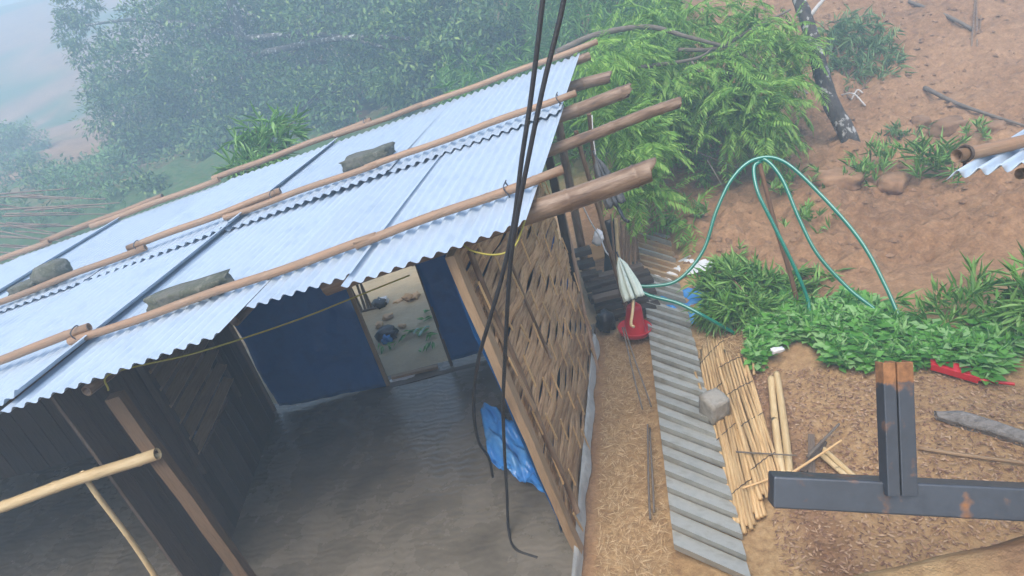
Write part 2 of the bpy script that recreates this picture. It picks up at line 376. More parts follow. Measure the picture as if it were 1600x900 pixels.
# ------------------------------------------------------------------ ground
def hill_start(x): return 10.0 + 12.0 * sm(3.4, .6, x) + 28.0 * sm(1.5, -12.0, x) - 1.2 * sm(5, 11, x)
def H0(x, y):
    u = y - hill_start(x); r = .36 * (math.sqrt(u * u + 2.2) + u) / 2 if u > -12 else 0.0
    r = 15 * math.tanh(r / 15)
    bank = 1.93 * sm(1.7, 1.1, y)
    return r + bank + .06 * sm(1.9, 2.6, x) * sm(8, 4, y) * sm(2, 3, y)
def soil_mask(x, y):
    return max(sm(1.5, 2.3, x + .05 * (y - 5)) * sm(4.9, 5.6, y), sm(7.5, 10.5, y))
def Hh(x, y):
    h = H0(x, y); s = soil_mask(x, y)
    p = Vector((x, y, 0))
    inside = sm(-7, -6.6, x) * sm(1.0, .6, x - .27 * (y - 3)) * sm(2.1, 2.4, y) * sm(6.2, 5.8, y)
    h += (noise.fractal(p * 1.1, 1, 2, 5) * (.03 + .16 * s) + (abs(noise.fractal(p * 3.3 + Vector((5, 1, 0)), 1, 2, 4))) * .10 * s
          + noise.noise(p * 9) * (.012 + .026 * s) + max(0.0, noise.noise(p * 5.3 + Vector((3, 3, 3)))) ** 2 * .16 * s) * (1 - inside) - .06 * inside
    return h
def axis_lines(segs):
    out = []
    for a, b, st in segs: out += list(np.arange(a, b, st))
    return out
xs = axis_lines([(-90, -30, 3), (-30, -10, 1.0), (-10, -4, .25), (-4, 0, .1), (0, 6.5, .045), (6.5, 12, .09), (12, 22, .3), (22, 62, 2.5)])
ys = axis_lines([(-7, 0, .8), (0, 2.0, .12), (2.0, 9.5, .045), (9.5, 15, .08), (15, 22, .25), (22, 40, .7), (40, 91, 2.5)])
gb = MB(); na, nb = len(xs), len(ys); att = {'straw': [], 'mud': [], 'green': []}
for x in xs:
    for y in ys:
        gb.v.append((x, y, Hh(x, y)))
        n0 = noise.fractal(Vector((x, y, 3)) * .8, 1, 2, 4)
        path = sm(.25, .45, x - .27 * (y - 3.1) + .2) * sm(1.55, 1.35, x - .2 * (y - 3)) * sm(7.5, 6.0, y)
        att['straw'].append(max(path, .75 * sm(1.55, 1.9, x - .2 * (y - 3)) * sm(4.75, 4.3, y - .1 * (x - 2) + .3 * n0)))
        att['mud'].append(sm(1.2, .4, x) * sm(5.5, 5.7, y) * sm(10.5, 9, y + n0) * sm(-4.5, -3.5, x) * sm(-.5, .1, n0 + .35))
        far_l = sm(3.5, .5, x) * sm(9, 11, y) * sm(26, 20, y + 4 * n0)
        att['green'].append(max(far_l, sm(.12, .4, noise.fractal(Vector((x, y, 9)) * .16, 1, 2, 4)) * sm(16, 20, y)))
for i in range(na - 1):
    for j in range(nb - 1):
        q = i * nb + j; gb.f.append((q, q + nb, q + nb + 1, q + 1))
ground = tag(gb.build('ground', MT['earth'], smooth=True), 'orange brown landslide soil, straw path and muddy yard', 'ground', kind='structure')
for k, vals in att.items():
    a = ground.data.attributes.new(k, 'FLOAT', 'POINT'); a.data.foreach_set('value', vals)

# ------------------------------------------------------------------ the hut
EV = V(.034, 2.882, 2.427)                                    # right end of the eave
RU = V(.27519, .96116, .02092); LE = V(-.99432, .02119, -.10430)   # up the slope / along the eave to the left
NR = RU.cross(LE).normalized()
def rp(a, s, n=0.0): return EV + LE * a + RU * s + NR * n
hut = thing('bamboo_hut', (-1.6, 4.3, 0), 'bamboo and timber hut under a sloping corrugated metal roof', 'hut')
PITCH = .0753
def roof_sheet(a0, a1, s0, s1, n0, skew=0.0, lip=0.0, lift=0.0, seed=0):
    per = 6; nw = int(round((a1 - a0) / PITCH)); na_ = nw * per; ns_ = 10
    b = MB()
    def fn(u, v):
        a = a0 + (a1 - a0) * u; s = s0 + (s1 - s0) * v + skew * u * (1 - v)
        n = n0 + .012 * math.sin(2 * math.pi * (a - a0) / PITCH + 1.5)
        n += lift * (1 - u) ** 14                                # the lifted right-hand edge of a lapped sheet
        n += .008 * math.sin(3.1 * v + seed) * math.sin(2.3 * u + seed)
        return rp(a, s, n)
    b.grid(fn, na_, ns_)
    if lip:                                                     # turned-down edge, seen as a dark strip
        k = len(b.v)
        for j in range(ns_ + 1):
            p = Vector(b.v[j]); b.v.append(tuple(p - NR * lip + LE * -.012))
        for j in range(ns_): b.f.append((j, j + 1, k + j + 1, k + j))
    return b.build('roof_sheet', MT['sheet'], hut, smooth=True)
up = [(-.09, 1.28), (1.27, 2.68), (2.56, 3.82), (3.81, 5.18), (5.06, 6.32), (6.31, 7.6)]
for i, (a0, a1) in enumerate(up):
    roof_sheet(a0, a1, 1.96, 4.08, .022 + (.012 if i in (2, 4) else .004 * (i % 2)), lip=.004, lift=.034 if i in (2, 4) else .004, seed=i)
lo = [(-.09, .88, .05), (.87, 1.50, .14), (1.49, 2.74, -.05), (2.61, 3.84, .0), (3.83, 5.05, .03), (5.04, 6.3, -.02), (6.29, 7.6, .02)]
for i, (a0, a1, s0) in enumerate(lo):
    roof_sheet(a0, a1, s0, 2.16, (.012 if i == 3 else .003 * (i % 2)), skew=.06 if i == 1 else 0, lip=.004, lift=.045 if i == 3 else .004, seed=i + 9)
# poles lashed on top of the sheets
for (a0, s0, a1, s1, n, r) in [(-.26, .50, .95, .47, .05, .026), (.82, .475, 2.74, .52, .05, .025), (2.62, .55, 4.3, .50, .085, .026), (4.2, .5, 6.6, .5, .05, .026),
                               (-.22, 2.12, 1.5, 2.13, .08, .026), (1.4, 2.13, 2.72, 2.17, .08, .025), (2.26, 2.25, 3.55, 2.17, .11, .028), (3.38, 2.13, 5.2, 2.0, .08, .026), (5.1, 2.0, 7.2, 2.05, .08, .026),
                               (-.30, 4.07, 1.6, 4.10, .08, .030), (1.5, 4.11, 2.62, 4.16, .08, .030), (2.2, 4.19, 4.0, 4.14, .10, .032), (3.9, 4.08, 5.4, 4.07, .08, .03), (4.6, 4.16, 6.0, 4.10, .10, .034), (5.9, 4.08, 7.7, 4.08, .08, .03)]:
    bamboo('roof_pole', rp(a0, s0, n), rp(a1, s1, n), r, r * .95, MT['bamboo'], hut, node=.3)
# wire lashings on the poles
for (a, s, n) in [(2.68, .535, .075), (2.30, 2.21, .10), (.06, .5, .05), (-.08, 2.12, .08), (3.44, 2.15, .10), (2.25, 4.17, .10)]:
    pts = [rp(a + .014 * math.sin(3 * t) * .6, s + .043 * math.cos(t), n + .05 * math.sin(t)) for t in np.linspace(0, 4 * math.pi, 26)]
    MB().tube(pts, .0035, 5).build('lashing', MT['steel'], hut, smooth=True)
# purlins under the sheets, their ends jutting out on the right
PUR = [(at(952, 121, 6.35), 3.88, .058, .03), (at(980, 143, 5.35), 2.35, .056, .05), (at(1060, 160, 4.75), 1.35, .042, .02), (at(1014, 268, 3.42), .45, .062, .04)]
for p, s, r, cut in PUR:
    q = rp(7.4, s, -.075 - r)
    k = rp(1.2, s, -.045 - r)
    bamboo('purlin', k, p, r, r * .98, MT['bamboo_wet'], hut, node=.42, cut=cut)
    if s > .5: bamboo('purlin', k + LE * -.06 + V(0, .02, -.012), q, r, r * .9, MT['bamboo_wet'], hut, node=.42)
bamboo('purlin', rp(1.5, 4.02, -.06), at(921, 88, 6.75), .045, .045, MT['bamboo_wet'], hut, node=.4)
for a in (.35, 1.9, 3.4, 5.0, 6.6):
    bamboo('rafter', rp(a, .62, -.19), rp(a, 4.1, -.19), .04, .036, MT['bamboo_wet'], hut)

# floor and wall lines
BL, BR = V(.0, 3.08, .0), V(.66, 5.42, .0); TL, TR = V(-.27, 3.14, 2.30), V(.43, 5.22, 2.36)
def wl(u, v, n=0.0):
    p = BL * (1 - u) * (1 - v) + BR * u * (1 - v) + TR * u * v + TL * (1 - u) * v
    return p + WN * n
WN = ((BR - BL).cross(TL - BL)).normalized()
if WN.x < 0: WN = -WN
fb = MB()
def floor_fn(u, v):
    y = 2.35 + (5.75 - 2.35) * v; x1 = .0 + .282 * (y - 3.08); x = -7 + (x1 + 7) * u
    return V(x, y, .02 + .006 * noise.noise(V(x * 1.3, y * 1.3, 0)))
fb.grid(floor_fn, 60, 40)
k0 = len(fb.v)
for j in range(41):
    x, y, z = fb.v[60 * 41 + j]; fb.v.append((x + .01, y, -.1))
for j in range(40): fb.f.append((60 * 41 + j, k0 + j, k0 + j + 1, 60 * 41 + j + 1))
tag(fb.build('hut_floor', MT['concrete'], smooth=False), 'wet rippled cement floor inside the hut', 'floor', kind='structure')
# uneven cement lip along the foot of the side wall
def lip_fn(u, v):
    p = wl(u * 1.18 - .16, 0); w_ = .03 + .07 * (.6 + .5 * noise.noise(V(u * 9, 0, 2))) * v
    return V(p.x, p.y, 0) + V(.96, -.28, 0) * (w_ - .02) + V(0, 0, .10 * (1 - v * v) - .015 * v + .02 * noise.noise(V(u * 30, v * 3, 1)))
tag(MB().grid(lip_fn, 80, 6).build('cement_lip', MT['apron'], smooth=True), 'pale uneven cement lip along the foot of the woven wall', 'kerb', kind='structure')

# side wall: flattened bamboo bands woven round upright sticks
def roof_z(x, y):
    s_ = (y - EV.y) / .96; a_ = (EV.x + .275 * s_ - x) / .9943; return EV.z + .0209 * s_ - .1043 * a_
side = link(bpy.data.objects.new('side_wall', None), hut, Matrix.Translation(BL)); side['label'] = 'woven bamboo end wall of weathered brown bands'
NB, NSTK = 20, 12
for i in range(NB):
    v0 = (i + .04) / NB; v1 = (i + 1.06 + random.uniform(0, .12)) / NB
    ph = i % 4
    slope = -.030 * 1
    edge = random.uniform(0, 50)
    def band_fn(u, v, v0=v0, v1=v1, ph=ph, edge=edge):
        c = u * NSTK
        wv = math.sin(math.pi * (c / 2 + ph / 2.0))
        pinch = .13 * max(0, math.sin(math.pi * (c / 2 + ph / 2.0 + .5))) ** 4
        vv = v0 + (v1 - v0) * (pinch * .5 + v * (1 - pinch)) + .012 * noise.noise(V(u * 4, edge, 0)) + (.045 * (u - .5) * -1)
        split = .006 * math.sin(v * 19 + edge + 6 * noise.noise(V(u * 3, edge, 1)))
        return wl(u, max(0.0, vv), .014 * wv + split + .008 * math.sin(v * math.pi))
    p = wl(.5, v0)
    b = MB().grid(band_fn, 78, 6)
    M, _ = frame_to(wl(0, v0), wl(1, v0)); Mi = M.inverted()
    b.v = [tuple(Mi @ Vector(x)) for x in b.v]
    b.build('bamboo_band', MT['strip'], side, M, smooth=True, solid=.005)
for k in range(NSTK):
    u = (k + .5) / NSTK
    for i in range(NB):                                        # the short runs of stick that show over the bands
        if (i + 2 * k) % 4 == 0 and i < NB - 1:
            ln = random.uniform(1.3, 2.1); j = random.uniform(-.3, .3)
            va, vb = (i + .0 + j) / NB, min(.99, (i + ln + j) / NB)
            if va < 0: continue
            beam('split_stick', wl(u, va, .046), wl(u + random.uniform(-.012, .012), vb, .040), .017, .008, MT['stick'], side, xhint=RU)
for k in range(2):
    bamboo('batten', wl(.33 + .3 * k, .02, -.05), wl(.33 + .3 * k, .97, -.05), .022, .02, MT['bamboo_wet'], side)
sheet_obj('tarp_lining', [wl(.03, .02, -.09), wl(.98, .02, -.09), wl(.98, .9, -.09), wl(.03, .9, -.09)], 12, 12, .02, MT['tarp'], side)
# corner post, second pole and the pole closing the far edge
pc = lambda px, py, n=0.05: onP(px, py, BL + WN * n, WN)
a_, b_ = pc(704, 396, .02), pc(905, 862, .02)
beam('corner_post', b_, a_, .085, .05, MT['post'], hut, xhint=WN.cross(V(0, 0, 1)), jit=.004)
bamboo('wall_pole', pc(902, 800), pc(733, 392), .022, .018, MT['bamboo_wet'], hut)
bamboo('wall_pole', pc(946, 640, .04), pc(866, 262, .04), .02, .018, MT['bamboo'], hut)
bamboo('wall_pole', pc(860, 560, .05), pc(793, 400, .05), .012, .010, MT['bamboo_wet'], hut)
beam('split_board', pc(835, 640, .06), pc(752, 452, .03), .05, .012, MT['post'], hut, xhint=WN.cross(V(0, 0, 1)), jit=.006)
# back wall with tarps and the opening
YB = 5.6
def tw(px, py): return onY(px, py, YB)
dl0, dl1 = tw(607, 603), tw(538, 436); dr0, dr1 = tw(704, 567), tw(640, 385)
def ext(a, b, z): t = (z - a.z) / (b.z - a.z); return a + (b - a) * t
dlT, drT = ext(dl0, dl1, 2.2), ext(dr0, dr1, 2.25)
tl0 = V(-2.62, YB, .07)
wr = lambda u, v: .012 * noise.fractal(V(u * 7, v * 9, 2), 1, 2, 4) + .010 * math.sin(26 * v + 5 * u + 3 * math.sin(4 * u)) * math.sin(5 * u + 2)
sheet_obj('blue_tarp', [tl0, dl0 + V(0, 0, .02), dlT, V(-2.72, YB, 2.02)], 30, 40, .05, MT['tarp'], hut, seed=1, freq=2.2, fold=wr)
sheet_obj('blue_tarp', [dr0 + V(0, 0, .02), V(.62, YB, .08), V(.42, YB, 2.3), drT], 20, 40, .035, MT['tarp'], hut, seed=4, freq=2.2, fold=wr)
beam('door_post', dl0 + V(.01, -.02, -.05), dlT + V(.01, -.02, 0), .035, .05, MT['post'], hut, xhint=V(1, 0, 0))
beam('door_post', dr0 + V(0, .03, -.05), drT + V(0, .03, 0), .03, .04, MT['plank'], hut, xhint=V(1, 0, 0))
beam('door_sill', tw(612, 614) + V(-.02, -.05, .06), tw(775, 573) + V(.15, -.05, .06), .13, .07, MT['plank'], hut, xhint=V(0, 0, 1), jit=.004)
beam('sill_board', tw(612, 597) + V(0, .06, .02), tw(685, 580) + V(0, .06, .02), .03, .05, MT['post'], hut, xhint=V(0, 0, 1))
beam('lintel', V(-2.7, YB + .04, roof_z(-2.7, YB) - .16), V(.5, YB + .04, roof_z(.5, YB) - .16), .07, .06, MT['plank'], hut)
# left bay: board partition with a slatted opening, rear boards, front posts and rail
XP = -2.66
for i in range(15):
    y = 3.35 + i * .148
    if 4.15 < y < 4.95:
        beam('board', V(XP, y, .04), V(XP - .02, y, .72), .02, .142, MT['plank'], hut, xhint=V(1, 0, 0), jit=.003)
        beam('board', V(XP - .03, y, 1.72), V(XP - .05, y, roof_z(XP, y) - .10), .02, .142, MT['plank'], hut, xhint=V(1, 0, 0), jit=.003)
    else:
        beam('board', V(XP, y, .04), V(XP - .05, y, roof_z(XP, y) - .10), .02, .142, MT['plank'], hut, xhint=V(1, 0, 0), jit=.003)
for i in range(6):
    beam('slat', V(XP + .02, 4.02, .84 + .155 * i), V(XP + .02, 5.0, .86 + .155 * i), .02, .085, MT['post'], hut, xhint=V(.6, 0, 1), jit=.004)
for y in (4.02, 5.02): beam('slat_frame', V(XP + .03, y, .66), V(XP + .02, y, 1.8), .05, .06, MT['plank'], hut)
for i in range(24):
    x = XP - .1 - i * .172
    beam('board', V(x, YB + .02, .02), V(x - .03, YB + .02, roof_z(x, YB) - .12), .166, .022, MT['plank'], hut, xhint=V(1, 0, 0), jit=.003)
f0, f1 = onY(298, 782, 3.2), onY(160, 592, 3.2)
fb0 = ext(f0, f1, .0)
beam('front_post', fb0, ext(f0, f1, 1.92), .085, .07, MT['post_dark'], hut, xhint=V(1, 0, 0), jit=.004)
beam('front_post', V(-5.6, 3.2, 0), V(-5.7, 3.2, 1.66), .085, .07, MT['post'], hut, xhint=V(1, 0, 0), jit=.004)
bamboo('front_rail', onY(246, 708, 3.14), onY(-60, 812, 3.14), .036, .034, MT['bamboo_pale'], hut, node=.3)
r0 = onY(133, 745, 3.18)
bamboo('rail_upright', V(r0.x, r0.y, .02), r0 + V(0, 0, .04), .018, .016, MT['bamboo_pale'], hut)
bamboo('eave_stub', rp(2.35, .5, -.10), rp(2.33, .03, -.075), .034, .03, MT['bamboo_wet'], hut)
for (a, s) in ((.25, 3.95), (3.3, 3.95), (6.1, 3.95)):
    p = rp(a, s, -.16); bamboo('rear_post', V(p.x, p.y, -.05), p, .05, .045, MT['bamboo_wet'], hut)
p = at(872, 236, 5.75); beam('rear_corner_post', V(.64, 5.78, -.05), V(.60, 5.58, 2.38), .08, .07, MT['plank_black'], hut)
beam('front_beam', rp(.25, .62, -.10), rp(7, .62, -.10), .05, .06, MT['plank'], hut)
# soft yellow cord under the eave
yc = spline([rp(2.25, .05, -.12), at(175, 583, 3.3), at(300, 553, 3.5), at(400, 522, 3.7), at(480, 494, 3.9), at(545, 468, 4.05), at(640, 430, 4.1)], 8)
tag(MB().tube(yc, .005, 6).build('yellow_cord', MT['cord'], smooth=True), 'long yellow cord strung beneath the eave in front of blue tarps', 'cord')
yc = spline([at(720, 378, 3.32), at(738, 392, 3.25), at(775, 398, 3.2), at(803, 386, 3.2), at(818, 352, 3.25), at(822, 335, 3.3)], 8)
tag(MB().tube(yc, .005, 6).build('yellow_cord', MT['cord'], smooth=True), 'short yellow cord looped at the top of the woven wall', 'cord')

# ------------------------------------------------------------------ stones on the roof
def roof_stone(name, a0, s0, a1, s1, thick, high, n, label, seed, boxy=.75):
    p, q = rp(a0, s0, n + high / 2), rp(a1, s1, n + high / 2); x = (q - p); L = x.length; x.normalize(); y = NR.cross(x).normalized()
    rot = Matrix((x, y, NR)).transposed()
    return tag(rock(name, (p + q) / 2, L, thick, high, rot, MT['stone'], seed, .16, None, boxy), label, 'stone', 'stones weighing down the roof')
roof_stone('roof_stone', 2.36, .70, 1.80, .61, .13, .085, .012, 'long dark mossy stone slab by the lowest roof pole', 1, .82)
roof_stone('roof_stone', 1.82, 2.52, 1.38, 2.40, .2, .085, .046, 'rectangular grey stone on the upper sheets above the middle pole', 2, .85)
roof_stone('roof_stone', 4.66, 2.25, 4.36, 2.20, .18, .08, .046, 'low flat grey stone at the left, beside the round one', 3, .6)
roof_stone('roof_stone', 4.40, 2.24, 4.13, 2.22, .22, .16, .046, 'rounded pale boulder standing tallest on the roof at the left', 4, .25)

# ------------------------------------------------------------------ cables
def strand(name, spec, r, material, label, cat, group=None, n=8, parent=None):
    pts = spline([at(*s) for s in spec], n)
    o = MB().tube(pts, r, 8).build(name, material, parent, smooth=True)
    return tag(o, label, cat, group) if label else o
strand('hanging_cable', [(900, -600, 2.2), (868, -200, 2.3), (848, 0, 2.45), (830, 150, 2.6), (815, 250, 2.72), (803, 345, 2.85), (785, 430, 3.0), (765, 500, 3.15), (746, 570, 3.4), (740, 640, 3.8), (748, 690, 4.2), (764, 716, 4.6), (770, 745, 4.85)], .0105, MT['cable'],
       'thick black cable curving away to the left near the floor', 'cable')
strand('hanging_cable', [(975, -600, 2.15), (915, -200, 2.25), (881, 0, 2.4), (850, 130, 2.52), (827, 240, 2.65), (806, 350, 2.8), (796, 430, 2.95), (789, 560, 3.3), (786, 640, 3.7), (789, 720, 4.15), (792, 770, 4.45), (795, 830, 4.55), (806, 858, 4.43), (840, 872, 4.33)], .0105, MT['cable'],
       'thick black cable hanging straight down beside the corner post', 'cable')

# ------------------------------------------------------------------ blue plastic at the corner
def plastic(u, v):
    p = G(757 + 100 * u + 10 * v, 655 + 60 * u + 75 * v, .07)
    h = .05 + .30 * (1 - v) * (1 - abs(2 * u - .6)) * .6 + .09 * noise.fractal(V(u * 4, v * 4, 3), 1, 2, 4) + .04 * abs(math.sin(9 * u + 5 * v))
    return p + V(0, 0, max(0.0, h))
tag(MB().grid(plastic, 34, 26).build('blue_plastic_sheet', MT['tarp_light'], smooth=True, solid=.002), 'crumpled bright blue plastic sheet at the foot of the corner post', 'plastic sheet')

# ------------------------------------------------------------------ ribbed sheet lying beside the path
def ribbed():
    root = thing('ribbed_sheet', G(1075, 600), 'long grey ribbed metal sheeting lying along the straw path', 'metal sheet')
    Lf, Ln = G(992, 339, .05), G(1054, 860, .05); Rf, Rn = G(1042, 354, .03), G(1176, 918, .03)
    n = 34
    for i in range(n):
        t0, t1 = i / n, (i + .995) / n
        a, b = Lf.lerp(Ln, t0), Lf.lerp(Ln, t1); c, d = Rf.lerp(Rn, t0 - .003), Rf.lerp(Rn, t1 - .003)
        j = random.uniform(-.012, .012)
        up_ = V(0, 0, .06)
        m_ = MB()
        # each rib: tall far edge, face falling toward the viewer
        A, B_, C_ = a + V(0, 0, .004), b + up_, b.lerp(a, .09) + V(0, 0, -.01)
        A2, B2, C2 = c + V(j, 0, .004), d + up_ + V(j, 0, 0), d.lerp(c, .09) + V(j, 0, -.01)
        m_.add([A, B_, C_, A2, B2, C2], [(0, 3, 4, 1), (1, 4, 5, 2), (0, 1, 2), (3, 5, 4), (0, 2, 5, 3)])
        o = m_.build('rib_panel', MT['sheet_mud'] if i in (4, 5, 7, 8, 9) or (i < 1) else MT['sheet_under'], root)
ribbed()

# ------------------------------------------------------------------ reed mats and bamboo on the ground
def mat_of_reeds(name, tl, tr, br, bl, n, label, seed, r=.014, z=.03, extra=.0):
    random.seed(seed)
    TLp, TRp, BRp, BLp = [G(*p, z) for p in (tl, tr, br, bl)]
    root = thing(name, (TLp + BRp) / 2 - V(0, 0, z), label, 'reed mat', 'reed mats beside the ribbed sheeting')
    for i in range(n):
        t = (i + .5) / n; a = TLp.lerp(TRp, t); b = BLp.lerp(BRp, t); d = (a - b).normalized()
        a = a + d * random.uniform(-.12, .10); b = b - d * random.uniform(-.05, .08)
        zz = .012 * math.sin(t * math.pi) + random.uniform(-.006, .008)
        bamboo('reed', b + V(0, 0, zz), a + V(0, 0, zz + extra), r * random.uniform(.85, 1.2), r * random.uniform(.7, 1.0), MT['reed'], root, node=.3, bend=random.uniform(-.01, .01), seg=8, hollow=False)
    for s in (.14, .42, .68, .92):
        pts = [BLp.lerp(BRp, t).lerp(TLp.lerp(TRp, t), s) + V(0, 0, .012 * math.sin(t * math.pi) + r + .004 + .004 * math.sin(t * n * 3.1)) for t in np.linspace(0, 1, 40)]
        MB().tube(pts, .0035, 5).build('tie_cord', MT['plank_black'], root)
mat_of_reeds('reed_mat', (1090, 556), (1126, 518), (1196, 800), (1150, 830), 10, 'older reed mat under the square stone block, nearest the sheeting', 3)
mat_of_reeds('reed_mat', (1118, 565), (1160, 545), (1222, 745), (1185, 775), 9, 'tan reed mat overlapping on the right of another, bare on top', 5, z=.06)
for k, (a, b) in enumerate([((1158, 545), (1172, 588)), ((1166, 535), (1166, 590)), ((1172, 528), (1178, 585)), ((1160, 548), (1216, 730)), ((1086, 580), (1104, 640))]):
    tag(bamboo('loose_reed', G(*b, .05), G(*a, .06), .012, .010, MT['reed'], None, node=.3, seg=8, hollow=False),
        ['short loose reed poking out on the upper right of the mats', 'short pale reed standing straight beyond the mats', 'thin loose reed nearest the green leaves', 'long loose reed along the right edge of the mats', 'short loose reed along the left edge of the mats'][k], 'reed', 'loose reeds by the mats')
tag(rock('stone_block', G(1118, 640, .13) + V(0, .02, .02), .17, .16, .20, Matrix.Rotation(.35, 3, 'Z') @ Matrix.Rotation(.12, 3, 'X'), MT['block'], 11, .05, None, 1.0), 'square grey stone block resting on the reed mat', 'stone')
def half_bamboo(name, p0, p1, r, label, group=None):
    root = thing(name, p0, label, 'bamboo', group)
    M, L = frame_to(p0, p1, V(0, 0, 1))
    for s in (-1, 1):
        b = MB()
        def fn(u, v, s=s):
            an = -1.5 + 3.0 * u; z = v * L; k = 1 + .08 * max(0, math.cos(z * 2 * math.pi / .33)) ** 20
            return V(r * .55 * math.cos(an) * k, s * r * .40 + r * .44 * math.sin(an) * k + .006 * math.sin(z * 3) * s, z + .03 * s * (v > .5))
        b.grid(fn, 10, 44).build('half', MT['bamboo_pale'], root, M, smooth=True, solid=.006)
half_bamboo('split_bamboo', G(1228, 742, .04), G(1209, 588, .05), .062, 'pale bamboo stem split lengthwise lying on the soil')
half_bamboo('split_bamboo', G(1345, 760, .03), G(1284, 706, .03), .045, 'short pale split bamboo behind the steel beam')
for k, (a, b, ra, mt, lb) in enumerate([
      ((1218, 752), (1314, 688), .010, 'stick', 'thin tan stick slanting up behind the steel beam'),
      ((1262, 715), (1312, 662), .012, 'twig', 'brown twig crossing above the broken bamboo pieces'),
      ((1150, 705), (1245, 712), .007, 'twig', 'dark twig lying across the foot of the split bamboo'),
      ((1160, 762), (1218, 742), .008, 'stick', 'thin pale stick on the lower end of the mats'),
      ((1436, 700), (1620, 727), .014, 'post', 'long brown stick on the soil right of the steel post')]):
    tag(bamboo('fallen_stick', G(*a, .11), G(*b, .12), ra, ra * .7, MT[mt], None, seg=7, hollow=False, node=.5), lb, 'stick', 'sticks lying on the soil')
for k, (a, b) in enumerate([((1255, 738), (1288, 690)), ((1268, 742), (1268, 680))]):
    tag(beam('board_offcut', G(*a, .03), G(*b, .05), .02, .045, MT['plank'], None, xhint=V(0, 0, 1), jit=.004),
        ['dark board offcut leaning left among the broken bamboo', 'dark board offcut lying upright among the broken bamboo'][k], 'board', 'offcuts by the beam')
lg = [G(1462, 648, .13), G(1530, 664, .13), G(1610, 690, .13), G(1700, 716, .13)]
def logfn(u, v):
    p = spline(lg, 6); i = min(len(p) - 2, int(u * (len(p) - 1))); q = p[i].lerp(p[i + 1], u * (len(p) - 1) - i); an = 2 * math.pi * v
    r = (.03 + .035 * sm(0, .25, u)) * (1 + .25 * noise.noise(V(math.cos(an) * 2, math.sin(an) * 2, u * 3)) + .12 * math.sin(an * 5))
    return q + V(.25, .95, 0).normalized() * math.cos(an) * r + V(0, 0, 1) * math.sin(an) * r
tag(MB().grid(logfn, 40, 20).build('weathered_log', mat('grey_log', ramp((.10, .09, .08), (.22, .205, .19), (.30, .28, .26)), 5, (1, 5, 5), rough=.85, bump=.6), smooth=True), 'grey weathered split log lying on the chips at the right', 'log')

# ------------------------------------------------------------------ steel post and beam in front
def steel():
    root = thing('steel_post', at(1408, 745, 1.9), 'upright black steel post of two channels with a rusty top', 'post')
    top, bot = at(1404, 566, 1.83), at(1412, 775, 1.83)
    M, L = frame_to(bot, top, RT)
    x0 = M.col[0].xyz; facing = M.col[1].xyz.dot(CAM - bot); s = 1 if facing > 0 else -1
    def channel(sx, wdt, dep, off):
        b = MB(); t = .009
        prof = [(-wdt / 2, 0), (wdt / 2, 0), (wdt / 2, -s * dep), (wdt / 2 - t, -s * dep), (wdt / 2 - t, -s * t), (-wdt / 2 + t, -s * t), (-wdt / 2 + t, -s * dep), (-wdt / 2, -s * dep)]
        n = len(prof)
        zs = [0, L * .86, L * .90, L]
        for z in zs:
            for x, y in prof: b.v.append((x + off, y, z))
        for i in range(len(zs) - 1):
            for j in range(n): b.f.append((i * n + j, i * n + (j + 1) % n, (i + 1) * n + (j + 1) % n, (i + 1) * n + j))
        k = (len(zs) - 1) * n
        b.f += [(k + 0, k + 1, k + 4, k + 5), (k + 1, k + 2, k + 3, k + 4), (k + 5, k + 6, k + 7, k + 0)]
        return b
    for (wd, off, dep) in ((.036, -.026, .045), (.047, .0195, .045)):
        o = channel(0, wd, dep, off).build('channel', MT['steel_rusty'], root, M)
        md = o.modifiers.new('edge', 'BEVEL'); md.width = .003; md.segments = 2
    bp0, bp1 = at(1204, 764, 1.93), at(1760, 792, 1.80)
    o = beam('steel_beam', bp0, bp1, .095, .07, MT['steel_beam'], None, xhint=UP, jit=0)
    md = o.modifiers.new('edge', 'BEVEL'); md.width = .006; md.segments = 2
    tag(o, 'horizontal black steel beam lying across the lower right corner', 'beam')
steel()

# ------------------------------------------------------------------ hose on its stake
tag(bamboo('hose_stake', G(1257, 512, -.05), at(1183, 246, 5.75), .022, .02, mat('stake', ramp((.12, .06, .03), (.2, .105, .055)), 6, (5, 5, 1), rough=.7, bump=.4), None, node=.5, seg=9, hollow=False),
    'brown wooden stake holding up the green hose', 'stake')
def hose(specs, label):
    pts = [at(*p) if len(p) == 3 else G(p[0], p[1], .05) for p in specs]
    sp = spline(pts, 10)
    root = tag(MB().tube(sp, .0165, 10).build('garden_hose', MT['hose'], smooth=True), label, 'hose', 'green hose')
    up_ = [p + V(-.25, -.6, .75).normalized() * .0125 for p in sp]
    MB().tube(up_, .006, 5).build('stripe', MT['hose_mark'], root, smooth=True)
hose([(985, 446, 6.15), (1020, 447, 6.1), (1060, 437, 6.05), (1098, 393, 5.95), (1120, 328, 5.85), (1145, 278, 5.78), (1180, 249, 5.73), (1225, 253, 5.7), (1285, 307, 5.62), (1345, 377, 5.55), (1385, 450, 5.5), (1408, 505, 5.45), (1418, 533)], 'widest green hose loop from the plank pile over the stake to the plants')
hose([(1180, 256, 5.76), (1196, 250, 5.72), (1222, 280, 5.68), (1250, 345, 5.66), (1278, 398, 5.66), (1325, 450, 5.65), (1365, 482, 5.6), (1398, 512)], 'middle green hose loop running from the stake down to the leaves')
hose([(1190, 252, 5.76), (1178, 262, 5.72), (1184, 300, 5.68), (1208, 350, 5.7), (1240, 415, 5.75), (1261, 465, 5.8), (1264, 495, 5.82), (1256, 514)], 'inner green hose length hanging close along the stake')
hose([(985, 447, 6.1), (1016, 462, 6.0), (1060, 474, 5.9), (1100, 494, 5.85), (1148, 521)], 'short green hose lying across the ribbed sheeting')

